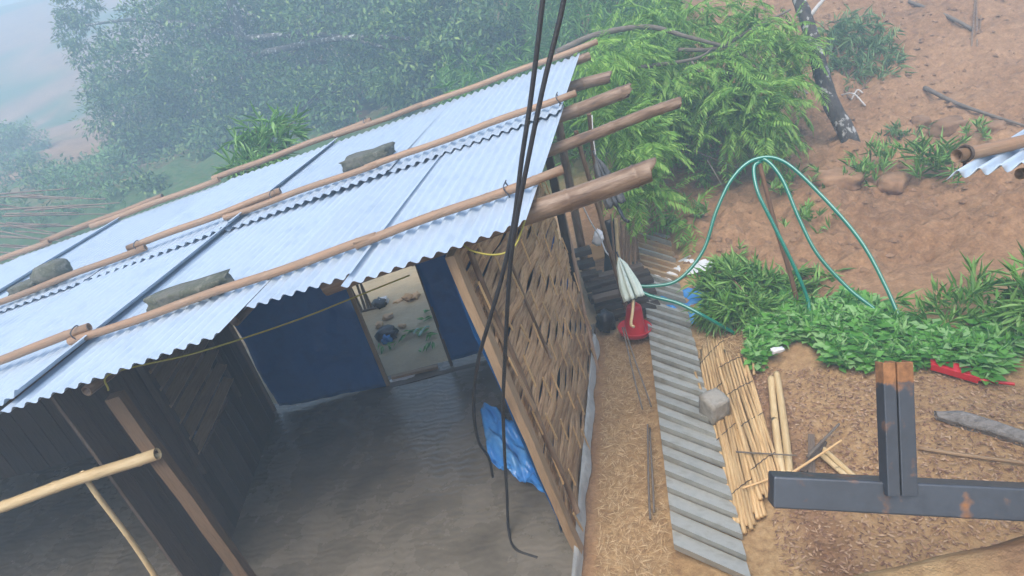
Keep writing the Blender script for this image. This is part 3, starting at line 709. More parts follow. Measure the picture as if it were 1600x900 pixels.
# ------------------------------------------------------------------ feeder, planks, umbrellas and clutter beside the wall
def feeder():
    p = G(992, 522, .02)
    root = thing('poultry_feeder', p, 'bright red plastic poultry feeder on the straw path', 'feeder')
    M = Matrix.Translation(p) @ Matrix.Rotation(R_(6), 4, 'Y') @ Matrix.Scale(1.12, 4)
    MB().lathe([(.0, .02), (.115, .02), (.135, .03), (.145, .075), (.152, .078), (.150, .068), (.135, .025), (.118, .012), (0, .012)], 32).build('pan', MT['red'], root, M, smooth=True)
    MB().lathe([(.098, .03), (.094, .06), (.088, .10), (.066, .27), (.058, .29), (.03, .295), (0, .295)], 32).build('hopper', MT['red'], root, M, smooth=True)
    MB().lathe([(.030, .29), (.030, .315), (.024, .32), (0, .32)], 20).build('cap', MT['red'], root, M, smooth=True)
feeder()
PL = [(922, 436, 1004, 416, .30, 'plank', 'brown plank lying highest and farthest in the dark pile'), (925, 446, 1014, 424, .26, 'plank_black', 'dark plank second from the back of the pile'),
      (926, 458, 1020, 436, .22, 'plank_black', 'dark plank third from the back of the pile'), (927, 468, 1000, 450, .25, 'plank', 'short brown plank lying in the middle of the pile'),
      (928, 474, 1024, 453, .16, 'plank_black', 'dark plank third from the front of the pile'), (930, 484, 1012, 466, .12, 'plank_black', 'dark plank second from the front of the pile'),
      (935, 498, 1030, 474, .08, 'plank_black', 'dark plank sticking out farthest right at the front of the pile')]
for (x0, y0, x1, y1, z, mt, lb) in PL:
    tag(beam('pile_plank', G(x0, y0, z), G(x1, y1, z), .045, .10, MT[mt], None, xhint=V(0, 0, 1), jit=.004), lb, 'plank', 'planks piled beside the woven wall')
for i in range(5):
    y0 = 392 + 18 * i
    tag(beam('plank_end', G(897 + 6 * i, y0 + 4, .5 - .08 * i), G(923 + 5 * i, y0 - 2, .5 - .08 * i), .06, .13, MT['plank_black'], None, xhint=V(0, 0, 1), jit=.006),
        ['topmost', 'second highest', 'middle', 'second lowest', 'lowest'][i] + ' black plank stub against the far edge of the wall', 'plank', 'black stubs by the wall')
for x in (.98, 1.42):
    tag(beam('pile_support', V(x + .1, 6.9, 0), V(x, 5.75, 0.02), .06, .06, MT['plank_black'], None, xhint=V(0, 0, 1)), 'bearer under the dark plank pile, ' + ('nearer the wall' if x < 1.2 else 'nearer the ribbed sheeting'), 'timber', 'bearers under the pile')
tag(rock('black_bag', G(946, 502, .10), .17, .15, .22, Matrix.Rotation(.4, 3, 'Z'), MT['black'], 21, .4, None, .2), 'crumpled black plastic bag against the foot of the wall', 'bag')
def umbrella(name, tip, hem, end, r, material, handle_mat, label, hook=True, npl=8):
    tip, hem, end = Vector(tip), Vector(hem), Vector(end)
    root = thing(name, end, label, 'umbrella', 'folded umbrellas by the wall')
    M, L = frame_to(tip, hem)
    b = MB()
    def fn(u, v):
        an = 2 * math.pi * u; f = abs(math.sin(an * npl / 2)) ** .7
        rad = r * (sm(0, .25, v) * .45 + .55 * sm(.1, .85, v)) * (.42 + .58 * f) + .006
        return V(rad * math.cos(an) * .75, rad * math.sin(an), L * v + (.05 * L * f * (v > .9)))
    b.grid(fn, npl * 6, 12).build('canopy', material, root, M, smooth=True, solid=.002)
    d = (end - hem)
    side_ = d.orthogonal().normalized()
    pts = [tip - (hem - tip).normalized() * .04, tip, hem, hem.lerp(end, .5) + side_ * .006, end]
    MB().tube(spline(pts, 6), .009, 8).build('shaft', MT['steel'], root, smooth=True)
    MB().tube(spline([hem.lerp(end, .1), hem.lerp(end, .55) - side_ * .006, end, end + d.normalized() * .02 + V(.02, -.03, 0)], 6), .014, 8).build('handle', handle_mat, root, smooth=True)
umbrella('folded_umbrella', at(966, 400, 6.0), at(990, 464, 5.95), at(986, 506, 5.85), .10, MT['cloth_green'], MT['bamboo_pale'], 'pale green folded umbrella with a wooden handle above the red feeder')
umbrella('folded_umbrella', at(930, 243, 5.1), at(962, 318, 5.1), at(975, 342, 5.1), .085, MT['cloth_dark'], MT['black'], 'dark checked folded umbrella hanging behind the thick bamboo purlin')
strand('hanging_string', [(925, 180, 5.0), (927, 215, 5.05), (931, 243, 5.1)], .004, MT['string'], 'white string from the bamboo to the dark umbrella', 'string')
tag(bamboo('leaning_pole', G(980, 486, .15), at(900, 205, 5.3), .024, .02, MT['bamboo_wet'], None, node=.3), 'brown bamboo pole leaning from the plank pile against the roof', 'pole')
tag(bamboo('leaning_pole', G(950, 420, .05), at(920, 178, 5.9), .022, .02, MT['bamboo'], None, node=.3), 'thin tan pole standing farther back behind the dark umbrella', 'pole')
for i, (a, b, z) in enumerate([((972, 512), (1004, 640), .10), ((976, 512), (1017, 636), .06), ((1016, 668), (1021, 800), .05), ((1011, 664), (1016, 812), .06)]):
    tag(bamboo('thin_rod', G(*b, .03), G(*a, z + (.25 if i < 2 else 0)), .008, .007, MT['twig'], None, seg=6, hollow=False, node=.6),
        ['left thin rod of the pair below the black bag', 'right thin rod of the pair below the black bag', 'right short rod of the pair low on the straw path', 'left short rod of the pair low on the straw path'][i], 'rod', 'thin rods on the path')
# clutter beyond the pile
tag(sheet_obj('plywood_sheet', [G(918, 412, .1), G(962, 398, .1), G(955, 372, .3), G(920, 384, .3)], 6, 6, .01, MT['orange'], None, thick=.012), 'tilted orange plywood piece behind the plank pile', 'board')
tag(rock('white_bag', at(935, 372, 6.4), .10, .09, .15, Matrix.Rotation(.5, 3, 'Y'), MT['white'], 31, .45, None, .2), 'small white plastic bag tied above the plywood', 'bag')
strand('hanging_string', [(905, 310, 5.9), (922, 345, 6.1), (938, 372, 6.3), (946, 392, 6.35), (955, 402, 6.4)], .007, MT['string'], 'pale blue string running down to the white bag', 'string')
fr = thing('screen_panel', G(975, 440), 'small bamboo lattice screen behind the pale umbrella', 'screen')
for k in range(6):
    bamboo('screen_pole', G(962 + 6 * k, 440 + (k % 2) * 2, 0), at(955 + 7.5 * k, 335 + 6 * k, 7.2), .014 + .012 * (k == 1), .012 + .01 * (k == 1), MT['bamboo' if k != 1 else 'bamboo_pale'], fr, seg=8)
sheet_obj('screen_cloth', [G(945, 436, .02), G(968, 440, .02), at(962, 340, 7.3), at(944, 345, 7.3)], 10, 10, .03, MT['black'], fr)
for k, (a, b) in enumerate([((970, 345), (1010, 332)), ((1002, 340), (965, 318))]):
    tag(bamboo('propped_stick', at(*a, 7.6), at(*b, 7.4), .016, .014, MT['stick'], None, seg=7, hollow=False), ['pale stick end beside the top of the ribbed sheeting', 'brown stick crossing above the bamboo screen'][k], 'stick', 'sticks above the screen')
for k, (a, sx, sy) in enumerate([((1076, 466), .26, .16), ((1104, 491), .20, .12), ((1068, 420), .34, .2)]):
    p = G(*a, .03)
    tag(sheet_obj('plastic_scrap', [p + V(-sx, -sy, 0), p + V(sx, -sy, .03), p + V(sx, sy, .05), p + V(-sx, sy, 0)], 10, 8, .05, MT['tarp_light'] if k < 2 else MT['white'], None, seed=k * 5, freq=8),
        ['faded blue plastic scrap left of the leafy bush', 'small blue plastic scrap near the short hose', 'whitish plastic scrap under the widest hose loop'][k], 'plastic', 'plastic scraps')
# red scoop in the leaves, white litter
p, q = G(1455, 573, .16), G(1528, 592, .14)
sc_ = thing('red_scoop', (p + q) / 2 - V(0, 0, .1), 'flat red plastic scoop lying in the green leaves', 'scoop')
sheet_obj('pan', [p, p.lerp(q, .95) + V(0, -.03, 0), q + V(.02, .10, .03), p + V(.05, .09, .04)], 8, 4, .004, MT['red'], sc_, thick=.006)
beam('rim', p + V(0, 0, .0), p.lerp(q, .95) + V(0, -.03, .0), .05, .012, MT['red'], sc_, xhint=V(0, 0, 1))
bamboo('handle', q, G(1585, 600, .12), .012, .012, MT['red'], sc_, seg=8, hollow=False)
tag(rock('litter_scrap', G(1215, 547, .16), .10, .05, .035, None, MT['white'], 41, .4), 'small white scrap on the leaves above the split bamboo', 'litter', 'white litter')
tag(rock('litter_scrap', G(1340, 466, .06), .24, .16, .05, None, mat('pink_scrap', ramp((.6, .35, .22), (.7, .55, .42)), 5), 42, .4), 'pinkish scrap on the soil between two hose loops', 'litter', 'white litter')

YARD = []
# ------------------------------------------------------------------ yard behind, seen through the opening
LT = [('litter_bag', (605, 521), .24, .18, .14, 'black', 'black plastic bag on the mud seen through the opening'), ('litter_bag', (605, 530), .11, .09, .10, 'tarp_light', 'small blue bag in front of the black one'),
      ('litter_bag', (592, 474), .20, .14, .10, 'black', 'dark bag lying far back through the opening'), ('litter_bag', (600, 470), .11, .10, .09, 'white', 'white bag beside the far dark bag'),
      ('litter_peel', (650, 462), .14, .10, .06, 'peach', 'peach coloured litter at the far right through the opening'), ('litter_peel', (637, 465), .15, .10, .08, 'orange', 'orange litter left of the peach coloured one'),
      ('litter_peel', (606, 495), .12, .09, .06, 'peach', 'single pale lump above the black bag'), ('litter_peel', (592, 508), .12, .08, .05, 'peach', 'pale lump left of the black bag'),
      ('litter_peel', (628, 509), .10, .06, .04, 'peach', 'flat pale scrap right of the black bag'), ('litter_peel', (622, 471), .12, .08, .04, 'peach', 'pale scrap in the middle of the far litter'),
      ('litter_cloth', (630, 590), .30, .09, .03, 'white', 'white crumpled cloth lying just beyond the sill')]
for k, (nm, p, sx, sy, sz, mt, lb) in enumerate(LT):
    tag(rock(nm, G(*p, sz * .35), sx, sy, sz, Matrix.Rotation(k * 1.1, 3, 'Z') if k != 10 else None, MT[mt], 50 + k, .5, None, .15), lb, 'litter', 'litter in the yard')
for k, (px, py, lb_) in enumerate([(600, 541, 'green leaf scraps in front of the black bag'), (643, 522, 'green leaf scraps in the middle of the muddy yard'), (672, 520, 'green leaf blades by the right tarp edge'), (665, 495, 'small leaf sprig highest by the right tarp edge'), (678, 538, 'pale leaf pile lowest by the right tarp edge')]):
    c = G(px, py, .02); root = thing('leaf_scrap', c, lb_, 'leaves', 'leaf scraps in the yard'); YARD.append((root, c))
for k, sp_ in enumerate([[(646, 521), (652, 514), (658, 517), (655, 524), (664, 512), (670, 510)]]):
    pts = [G(x, y, .03 + .02 * (i % 2)) for i, (x, y) in enumerate(sp_)]
    tag(MB().tube(spline(pts, 6), .012, 6).build('tangled_twine', MT['hose_mark'], smooth=True), 'pale cyan twine tangled on the mud through the opening', 'twine')
fr = thing('stick_fence', G(562, 488), 'stub of dark stick fence at the left of the opening', 'fence')
for k in range(7):
    a = G(551 + 5 * k, 492 - 1.5 * k, 0); bamboo('fence_stick', a, a + V(random.uniform(-.06, .06), 0, .75), .018, .014, MT['bamboo_wet'], fr, seg=7, hollow=False)
bamboo('fence_rail', G(548, 492, .5), G(588, 481, .5), .014, .014, MT['bamboo_wet'], fr, seg=7, hollow=False)

# ------------------------------------------------------------------ the other roof at the right edge
def second_roof():
    o = at(1479, 275, 2.2); e1 = at(1655, 252, 2.25) - o; e1.normalize()
    r1 = (at(1600, 201, 2.62) - o).normalized(); n1 = e1.cross(r1).normalized()
    if n1.z < 0: n1 = -n1
    root = thing('neighbour_roof', V(2.6, 2.3, Hh(2.6, 2.3)), 'corner of another corrugated metal roof at the right edge', 'roof')
    def fn(u, v):
        a = 1.2 * u; return o + e1 * a + r1 * (1.6 * v) + n1 * (.016 * math.sin(2 * math.pi * a / .082 - 1.2))
    MB().grid(fn, 110, 10).build('roof_sheet', MT['sheet'], root, smooth=True, solid=.0015)
    p0, p1 = at(1496, 243, 2.27), at(1700, 197, 2.42)
    bamboo('roof_pole', p0, p1, .024, .024, MT['bamboo'], root)
    d = (p1 - p0).normalized(); c = p0 + d * .035; x = d.orthogonal().normalized(); y = d.cross(x)
    MB().tube([c + (x * math.cos(t) + y * math.sin(t)) * .027 + d * .004 * math.sin(t) for t in np.linspace(0, 2 * math.pi, 20)], .006, 6).build('lashing', MT['plank_black'], root)
    MB().tube([c - V(0, 0, .02), c - V(-.005, 0, .06)], .006, 6).build('lashing', MT['plank_black'], root)
    for (a, s) in ((1.1, .1), (1.1, 1.4)):
        q = o + e1 * a + r1 * s - V(0, 0, .03); beam('post', V(q.x, q.y, Hh(q.x, q.y) - .1), q, .07, .07, MT['post'], root)
    bamboo('purlin', o + e1 * .25 + r1 * .12 - n1 * .05, o + e1 * 1.25 + r1 * .12 - n1 * .05, .02, .02, MT['bamboo'], root)
second_roof()

# ------------------------------------------------------------------ foliage builders
class LB:                                                       # fast leaf collector
    def __init__(s): s.q = []; s.arr = []
    def leaf(s, p, d, nrm, L, W, fold=.15, curl=.0): s.q.append((*p, *d, *nrm, L, W, fold, curl))
    def many(s, p, d, nrm, L, W, fold=.15, curl=.0):
        n = len(p); s.arr.append(np.column_stack([p, d, nrm, L, W, np.full(n, fold), np.full(n, curl)]))
    def build(s, name, material, parent=None):
        parts = list(s.arr) + ([np.array(s.q, float)] if s.q else [])
        a = np.concatenate(parts); p, d, nr = a[:, 0:3], a[:, 3:6], a[:, 6:9]; L, W, fo, cu = (a[:, i:i + 1] for i in range(9, 13))
        d = d / np.maximum(np.linalg.norm(d, axis=1, keepdims=True), 1e-6); sd_ = np.cross(d, nr)
        sd_ /= np.maximum(np.linalg.norm(sd_, axis=1, keepdims=True), 1e-4); n = np.cross(sd_, d)
        m_ = p + d * L * .45 - n * fo * W
        v = np.stack([p, m_ + sd_ * W / 2 + n * fo * W, p + d * L - n * cu * L, m_ - sd_ * W / 2 + n * fo * W], 1).reshape(-1, 3)
        k = np.arange(len(a))[:, None] * 4; f = np.concatenate([k, k + 1, k + 2, k, k + 2, k + 3], 1).reshape(-1)
        me = bpy.data.meshes.new(name); nf = len(f) // 3
        me.vertices.add(len(v)); me.vertices.foreach_set('co', v.astype(np.float32).ravel())
        me.loops.add(len(f)); me.loops.foreach_set('vertex_index', f.astype(np.int32))
        me.polygons.add(nf); me.polygons.foreach_set('loop_start', np.arange(0, nf * 3, 3, dtype=np.int32)); me.polygons.foreach_set('loop_total', np.full(nf, 3, np.int32))
        me.update(calc_edges=True); me.materials.append(material)
        return link(bpy.data.objects.new(name, me), parent)
def A(v): return np.array(v, float)
def rdir():
    d = rng.normal(size=3); return d / np.linalg.norm(d)
def rdirs(n):
    d = rng.normal(size=(n, 3)); return d / np.linalg.norm(d, axis=1, keepdims=True)
def blob_leaves(lb, lobes, density, L, W, droop=.3, shell=.55, clump=.30):
    for (c, rx, ry, rz) in lobes:
        c = A(c); R3 = np.array([rx, ry, rz]); area = 4 * math.pi * (((rx * ry) ** 1.6 + (rx * rz) ** 1.6 + (ry * rz) ** 1.6) / 3) ** (1 / 1.6)
        n = int(area * density); nc = max(6, int(area / (R3.mean() * clump) ** 2 / 3.4))
        cd_ = rdirs(nc); cc = c + cd_ * R3 * (shell + (1.02 - shell) * rng.random((nc, 1)) ** .5)      # leaf clumps on the boughs
        cs = R3.mean() * clump * (.6 + .8 * rng.random(nc)); w_ = cs ** 2 / (cs ** 2).sum()
        idx = rng.choice(nc, n, p=w_); o = rdirs(n) * (rng.random((n, 1)) ** .45)
        p = cc[idx] + o * cs[idx][:, None] * np.array([1.15, 1.15, .72])
        d = o * .8 + cd_[idx] * .5 + rdirs(n) * .9 + np.array([0, 0, -droop])
        k = .65 + .7 * rng.random(n)
        lb.many(p, d, np.array([0, 0, 1.]) + rdirs(n) * .55, L * k, W * k, .12, .1)
def limb(b, pts, r0, r1, seg=7):
    sp = spline(pts, 6); n = len(sp); b.tube(sp, [r0 + (r1 - r0) * i / (n - 1) for i in range(n)], seg)
def on_hill(px, py, Hf=None):
    Hf = Hf or Hh; r = sight(px, py); t = 3.0
    while t < 80:
        p = CAM + r * t
        if p.z < Hf(p.x, p.y): return p
        t += max(.02, min(.5, (p.z - H0(p.x, p.y)) * .5))
    return p

# ------------------------------------------------------------------ big dense tree behind the hut
D = 24.0; kd = lambda px: 1.41 - .33 * sm(450, 800, px)
tree_base = at(470, 285, D); tree_base.z = H0(tree_base.x, tree_base.y) - .1
big = thing('broadleaf_tree', tree_base, 'huge dense dark green tree rising out of the fog behind the roof', 'tree')
lob = [((240, 150), 16.6, 1.35, 1.4, 1.35), ((205, 185), 16.6, .8, .9, .9), ((262, 75), 17, 1.3, 1.3, 1.1), ((250, 235), 16.6, 1.0, 1.1, 1.0), ((335, 120), 16.2, 1.7, 1.5, 1.6), ((335, 215), 16, 1.5, 1.4, 1.5),
       ((350, 25), 17, 1.7, 1.6, 1.3), ((430, 95), 16, 1.7, 1.5, 1.5), ((450, 185), 15.8, 1.7, 1.5, 1.4), ((460, 5), 17, 1.6, 1.5, 1.3), ((540, 75), 16.0, 1.6, 1.5, 1.4), ((560, 150), 15.8, 1.5, 1.4, 1.1),
       ((580, -10), 17, 1.6, 1.5, 1.3), ((640, 60), 15.8, 1.4, 1.4, 1.1), ((650, 120), 15.9, 1.2, 1.2, .75), ((700, 15), 16.5, 1.25, 1.2, 1.0), ((735, 80), 16.0, .95, 1.0, .7), ((775, 35), 16.2, .62, .8, .65),
       ((290, 285), 16, .95, 1.1, .7), ((380, 270), 15.6, 1.2, 1.3, .8), ((120, 10), 17.5, .5, .6, .55), ((108, 50), 17.5, .32, .4, .38), ((132, 85), 17.3, .34, .4, .45), ((152, 130), 17.2, .4, .4, .4), ((178, 60), 17.2, .4, .4, .3)]
lb = LB(); blob_leaves(lb, [(at(*p, d * kd(p[0])), a * kd(p[0]), b * kd(p[0]), c * kd(p[0])) for p, d, a, b, c in lob], 170, .17, .075, .2, .5, .36)
lb.build('crown', MT['leaf_dark'], big)
b = MB(); tb = tree_base
limb(b, [tb, tb + V(.1, 0, 1.4), tb + V(-.1, .1, 2.8), tb + V(.1, 0, 5)], .34, .16, 10)
for (px, py, d) in [(215, 160, 16.6), (320, 120, 16.4), (430, 90, 16.4), (560, 100, 16.4), (660, 90, 16.4), (760, 70, 16.5), (250, 60, 17), (590, -20, 17), (125, 40, 17.4), (240, 260, 16.6)]:
    e = at(px, py, d * kd(px)); s0 = tb + V(0, 0, random.uniform(1.2, 3.2)); limb(b, [s0, s0.lerp(e, .5) + V(0, 0, .4), e], .13, .03)
for (px, py, px2, py2) in [(475, 168, 540, 140), (500, 160, 545, 190), (470, 175, 520, 130)]:
    limb(b, [at(px, py, 20), at((px + px2) / 2, (py + py2) / 2 - 6, 19.9), at(px2, py2, 20)], .04, .016, 5)
b.build('trunk', MT['bark'], big, smooth=True)

# ------------------------------------------------------------------ feathery tree on the right of the roof
def frond(lb, p, d, L, npair, leafL, leafW, droop):
    p = A(p); d = A(d) / np.linalg.norm(d); up_ = np.array([0, 0, 1.]); step = L / npair
    for i in range(npair):
        t = i / npair; p = p + d * step; d = d + np.array([0, 0, -droop * step * 2.2]); d /= np.linalg.norm(d)
        sd_ = np.cross(d, up_); l = np.linalg.norm(sd_)
        if l < .05: sd_ = rdir(); l = np.linalg.norm(sd_)
        sd_ /= l; ll = leafL * (math.sin(math.pi * min(1, .18 + .86 * t)) * .9 + .15)
        for sg in (-1, 1):
            lb.leaf(p, d * .75 + sg * sd_ + rdir() * .12 + np.array([0, 0, -.18]), up_ + rdir() * .25, ll * (.85 + .3 * rng.random()), leafW, .1, .12)
    lb.leaf(p, d, up_, leafL * .8, leafW, .1, .1)
ft_base = V(4.1, 10.2, H0(4.1, 10.2) - .1)
ft = thing('feathery_tree', ft_base, 'bright green feathery leaved tree drooping beside the roof end', 'tree')
br = MB(); lb = LB()
main = [([(870, 82, 8.2), (930, 55, 8.3), (1010, 42, 8.4), (1075, 58, 8.5), (1145, 76, 8.6)], .045), ([(1060, 78, 8.6), (1120, 75, 8.6), (1175, 45, 8.7), (1235, 15, 8.8)], .03), ([(1000, 105, 8.4), (1085, 92, 8.5), (1118, 72, 8.6)], .028),
        ([(1080, 95, 8.5), (1105, 130, 8.4)], .015), ([(1145, 76, 8.6), (1190, 110, 8.6), (1215, 170, 8.5)], .025), ([(940, 110, 8.1), (1000, 105, 8.4)], .02)]
for pts, r in main: limb(br, [at(*p) for p in pts], r, r * .5, 7)
s_ = at(1145, 76, 8.6)
limb(br, [ft_base, ft_base + V(-.1, -.3, 1.0), s_ + V(0, .3, -.5), s_], .12, .05, 9)
limb(br, [ft_base + V(0, 0, .3), at(1000, 120, 9.2), at(870, 82, 8.2)], .09, .045, 8)
limb(br, [at(1085, 235, 8.6), at(1125, 252, 8.5), at(1155, 262, 8.4)], .012, .008, 5)
limb(br, [at(1105, 250, 8.3), at(1120, 275, 8.2), at(1128, 290, 8.2)], .01, .006, 5)
br.build('branch', MT['twig'], ft, smooth=True)
clusters = [(1000, 15, 9.4, 60, 40, 26), (1080, 20, 9.2, 60, 40, 28), (1170, 25, 9.0, 50, 30, 26), (1205, 60, 8.7, 45, 40, 34), (1230, 110, 8.8, 35, 45, 26), (1120, 60, 9.2, 70, 50, 34), (1050, 70, 9.3, 60, 50, 30),
            (1145, 110, 8.4, 60, 40, 44), (1180, 150, 8.3, 55, 45, 46), (1130, 155, 8.4, 45, 40, 30), (1195, 195, 8.4, 40, 35, 30), (1160, 200, 8.7, 40, 35, 24), (1075, 130, 8.8, 50, 40, 30), (1020, 130, 8.6, 45, 40, 26), (985, 75, 8.5, 50, 25, 22), (1040, 175, 8.9, 45, 35, 22), (935, 90, 7.6, 28, 22, 14),
            (960, 110, 8.2, 40, 30, 20), (1090, 190, 9.0, 50, 35, 22), (1010, 190, 8.0, 45, 35, 22), (1250, 70, 9.0, 20, 45, 12), (1000, 225, 7.6, 40, 35, 24), (985, 260, 7.4, 32, 35, 20), (1010, 300, 7.3, 35, 20, 14), (965, 200, 7.6, 40, 30, 16), (940, 175, 7.8, 35, 25, 12)]
for (cx, cy, dd, sx, sy, n) in clusters:
    for _ in range(int(n * 1.5)):
        p = at(cx + rng.normal() * sx * .5, cy + rng.normal() * sy * .5, dd + rng.normal() * .3)
        d = rdir() * .9 + np.array([rng.normal() * .5, -.35, -.1])
        frond(lb, p, d, .48 * (.7 + .6 * rng.random()), 14, .15, .024, 1.1)
lb.build('crown', MT['leaf_fern'], ft)
lb = LB()
for (cx, cy, n) in [(1095, 275, 10), (1060, 255, 12), (1110, 240, 10), (1055, 345, 16), (1035, 300, 12), (1075, 215, 10)]:
    for _ in range(n):
        p = at(cx + rng.normal() * 16, cy + rng.normal() * 10, 8.6); q = G(cx, cy + 14, .0); p = Vector((p.x, p.y, max(.05, p.z)))
        p = G(cx + rng.normal() * 18, cy + rng.normal() * 12, .15 + .2 * rng.random())
        frond(lb, p, rdir() + np.array([0, -.3, .5]), .4, 8, .14, .03, .9)
tag(lb.build('fallen_fronds', MT['leaf_fern']), 'fallen feathery fronds strewn on soil below the bright tree', 'foliage', kind='stuff')

# ------------------------------------------------------------------ leaning lichen-spotted trunk
tp = [(1341, 250, 9.15), (1322, 205, 9.1), (1300, 165, 9.1), (1285, 120, 9.1), (1272, 70, 9.1), (1258, 25, 9.1), (1243, -20, 9.1), (1225, -120, 9.2), (1215, -240, 9.3)]
lt = thing('leaning_tree', G(1341, 245), 'leaning dark trunk spotted with pale lichen on the bare slope', 'tree')
b = MB(); sp = spline([at(*p) for p in tp], 8); n = len(sp)
b.tube(sp, [(.125 - .05 * i / n) * (1 + .10 * noise.noise(Vector((i * .35, 0, 0)))) for i in range(n)], 12)
b.build('trunk', MT['bark'], lt, smooth=True)
b = MB(); limb(b, [at(1262, 30, 9.1), at(1276, 12, 9.0), at(1300, -20, 8.9), at(1330, -90, 8.9)], .035, .015); b.build('branch', MT['twig_white'], lt, smooth=True)
b = MB(); limb(b, [at(1228, -110, 9.2), at(1180, -170, 9.0), at(1150, -230, 9.0)], .04, .015); b.build('branch', MT['twig'], lt, smooth=True)
lb = LB(); blob_leaves(lb, [(at(1215, -230, 9.3), 1.0, 1.0, .6), (at(1150, -240, 9.0), .8, .8, .5)], 80, .13, .06); lb.build('crown', MT['leaf_dark'], lt)

# ------------------------------------------------------------------ bamboo: sprays of narrow leaves
def spray(lb, p, d, n, L, W, spread=.7, droop=.5):
    p = A(p); d = A(d)
    for i in range(n):
        ld = d + rdir() * spread + np.array([0, 0, -droop * rng.random()])
        lb.leaf(p + rdir() * L * .12, ld, np.array([0, 0, 1.]) + rdir() * .5, L * (.6 + .6 * rng.random()), W, .15, .2)
def bamboo_clump(name, base, tips, label, leafmat, L, W, nspray, nleaf, spread=.12, culm=.012, group=None, droop=.6):
    root = thing(name, base, label, 'bamboo plant', group); b = MB(); lb = LB()
    for tip in tips:
        st = Vector(base) + V(random.uniform(-.15, .15), random.uniform(-.15, .15), 0); tip = Vector(tip)
        mid = st.lerp(tip, .55) + V(0, 0, .18 * (tip - st).length)
        sp = spline([st, mid, tip], 10); b.tube(sp, [culm * (1 - .8 * i / len(sp)) for i in range(len(sp))], 6)
        for _ in range(nspray):
            i = int(len(sp) * (.25 + .75 * rng.random())); i = min(i, len(sp) - 1)
            p = sp[i] + Vector(rdir() * spread * (tip - st).length)
            dd = (tip - st).normalized(); spray(lb, p, np.array([dd.x, dd.y, dd.z * .4]) + rdir() * .8, nleaf, L, W, .7, droop)
    b.build('culm', MT['bamboo_wet'], root, smooth=True); lb.build('foliage', MT[leafmat], root)
for root, c in YARD:
    lb = LB()
    for _ in range(5): spray(lb, c + Vector((rng.normal() * .07, rng.normal() * .05, .02)), np.array([rng.normal(), rng.normal(), .0]), 3, .13, .03, .2, .05)
    lb.build('blades', MT['leaf_garden'], root)
random.seed(11)
base = G(1335, 165); base = on_hill(1330, 150)
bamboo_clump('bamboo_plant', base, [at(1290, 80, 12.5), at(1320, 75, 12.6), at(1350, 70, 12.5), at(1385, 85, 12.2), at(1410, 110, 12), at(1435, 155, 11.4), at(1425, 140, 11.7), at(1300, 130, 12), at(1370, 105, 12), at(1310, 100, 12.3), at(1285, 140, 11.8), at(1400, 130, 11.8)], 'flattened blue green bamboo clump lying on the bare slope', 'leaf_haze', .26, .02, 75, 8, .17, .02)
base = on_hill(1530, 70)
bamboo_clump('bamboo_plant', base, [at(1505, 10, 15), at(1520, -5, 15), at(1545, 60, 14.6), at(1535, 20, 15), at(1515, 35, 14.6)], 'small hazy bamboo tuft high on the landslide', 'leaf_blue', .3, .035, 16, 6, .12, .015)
base = V(-1.9, 7.4, 0)
bamboo_clump('bamboo_plant', G(395, 320, .0) if False else at(405, 330, 8.6), [at(380, 208, 8.3), at(400, 200, 8.3), at(440, 190, 8.3), at(462, 188, 8.2), at(420, 215, 8.2), at(375, 235, 8.3), at(445, 215, 8.2), at(360, 260, 8.3), at(430, 240, 8.1), at(395, 235, 8.2), at(410, 262, 8.0)], 'fresh green bamboo shoots just behind the top edge of the roof', 'leaf_bamboo', .27, .032, 16, 6, .10, .012)
base = G(1180, 508)
bamboo_clump('leafy_bush', base, [at(1098, 446, 6.4), at(1118, 424, 6.4), at(1140, 416, 6.4), at(1168, 420, 6.4), at(1195, 428, 6.4), at(1222, 452, 6.5), at(1245, 450, 6.7), at(1270, 448, 6.7), at(1295, 455, 6.6), at(1318, 460, 6.6), at(1105, 490, 6.1), at(1130, 480, 6.0), at(1160, 478, 6.0), at(1190, 482, 6.0), at(1220, 485, 6.0), at(1150, 455, 6.3), at(1185, 460, 6.3), at(1280, 480, 6.3)], 'bushy pile of narrow green leaves between the sheeting and the stake', 'leaf_bamboo', .19, .024, 30, 8, .14, .010)
base = G(1595, 545)
bamboo_clump('corn_plant', base, [at(1578, 435, 5.2), at(1600, 425, 5.2), at(1630, 440, 5.2), at(1565, 480, 5.1), at(1610, 470, 5.0), at(1590, 500, 4.9)], 'tall narrow leaved plant at the right edge of the garden', 'leaf_bamboo', .24, .03, 9, 5, .12, .014)
for k, (px, py, h, lb_) in enumerate([(1345, 285, .35, 'weedy green tuft on a clod below the leaning trunk'), (1370, 262, .4, 'upright green sprig right of the leaning trunk base'), (1455, 275, .55, 'round bright green weed left of the neighbouring roof'), (1270, 360, .3, 'pale weed tuft on the soil behind the hose stake'),
                                 (1240, 300, .35, 'dark weed beside the top of the hose stake'), (1400, 218, .3, 'small hazy weed above the bare slope clods'), (1455, 505, .35, 'grassy weed at the garden edge right of the hose end'), (1520, 215, .25, 'faint weed above the neighbouring roof'), (1545, 480, .4, 'slender weed left of the tall right edge plant'), (1065, 350, .35, 'bright weed at the top of the ribbed sheeting'), (1150, 420, .25, 'tall sprig rising from the back of the leafy bush'), (1500, 500, .35, 'grassy weed between the hose and the right edge plant')]):
    c = on_hill(px, py); root = thing('weed', c, lb_, 'weed', 'weeds on the slope'); lb = LB()
    for _ in range(16 + (14 if k in (2, 0) else 0)):
        p = c + V(rng.normal() * .13, rng.normal() * .13, rng.random() * h * .6)
        spray(lb, p, rdir() * .5 + np.array([0, 0, .9]), 6, h * .5, .025, .6, .4)
    lb.build('foliage', MT['leaf_bamboo' if k != 5 else 'leaf_blue'], root)

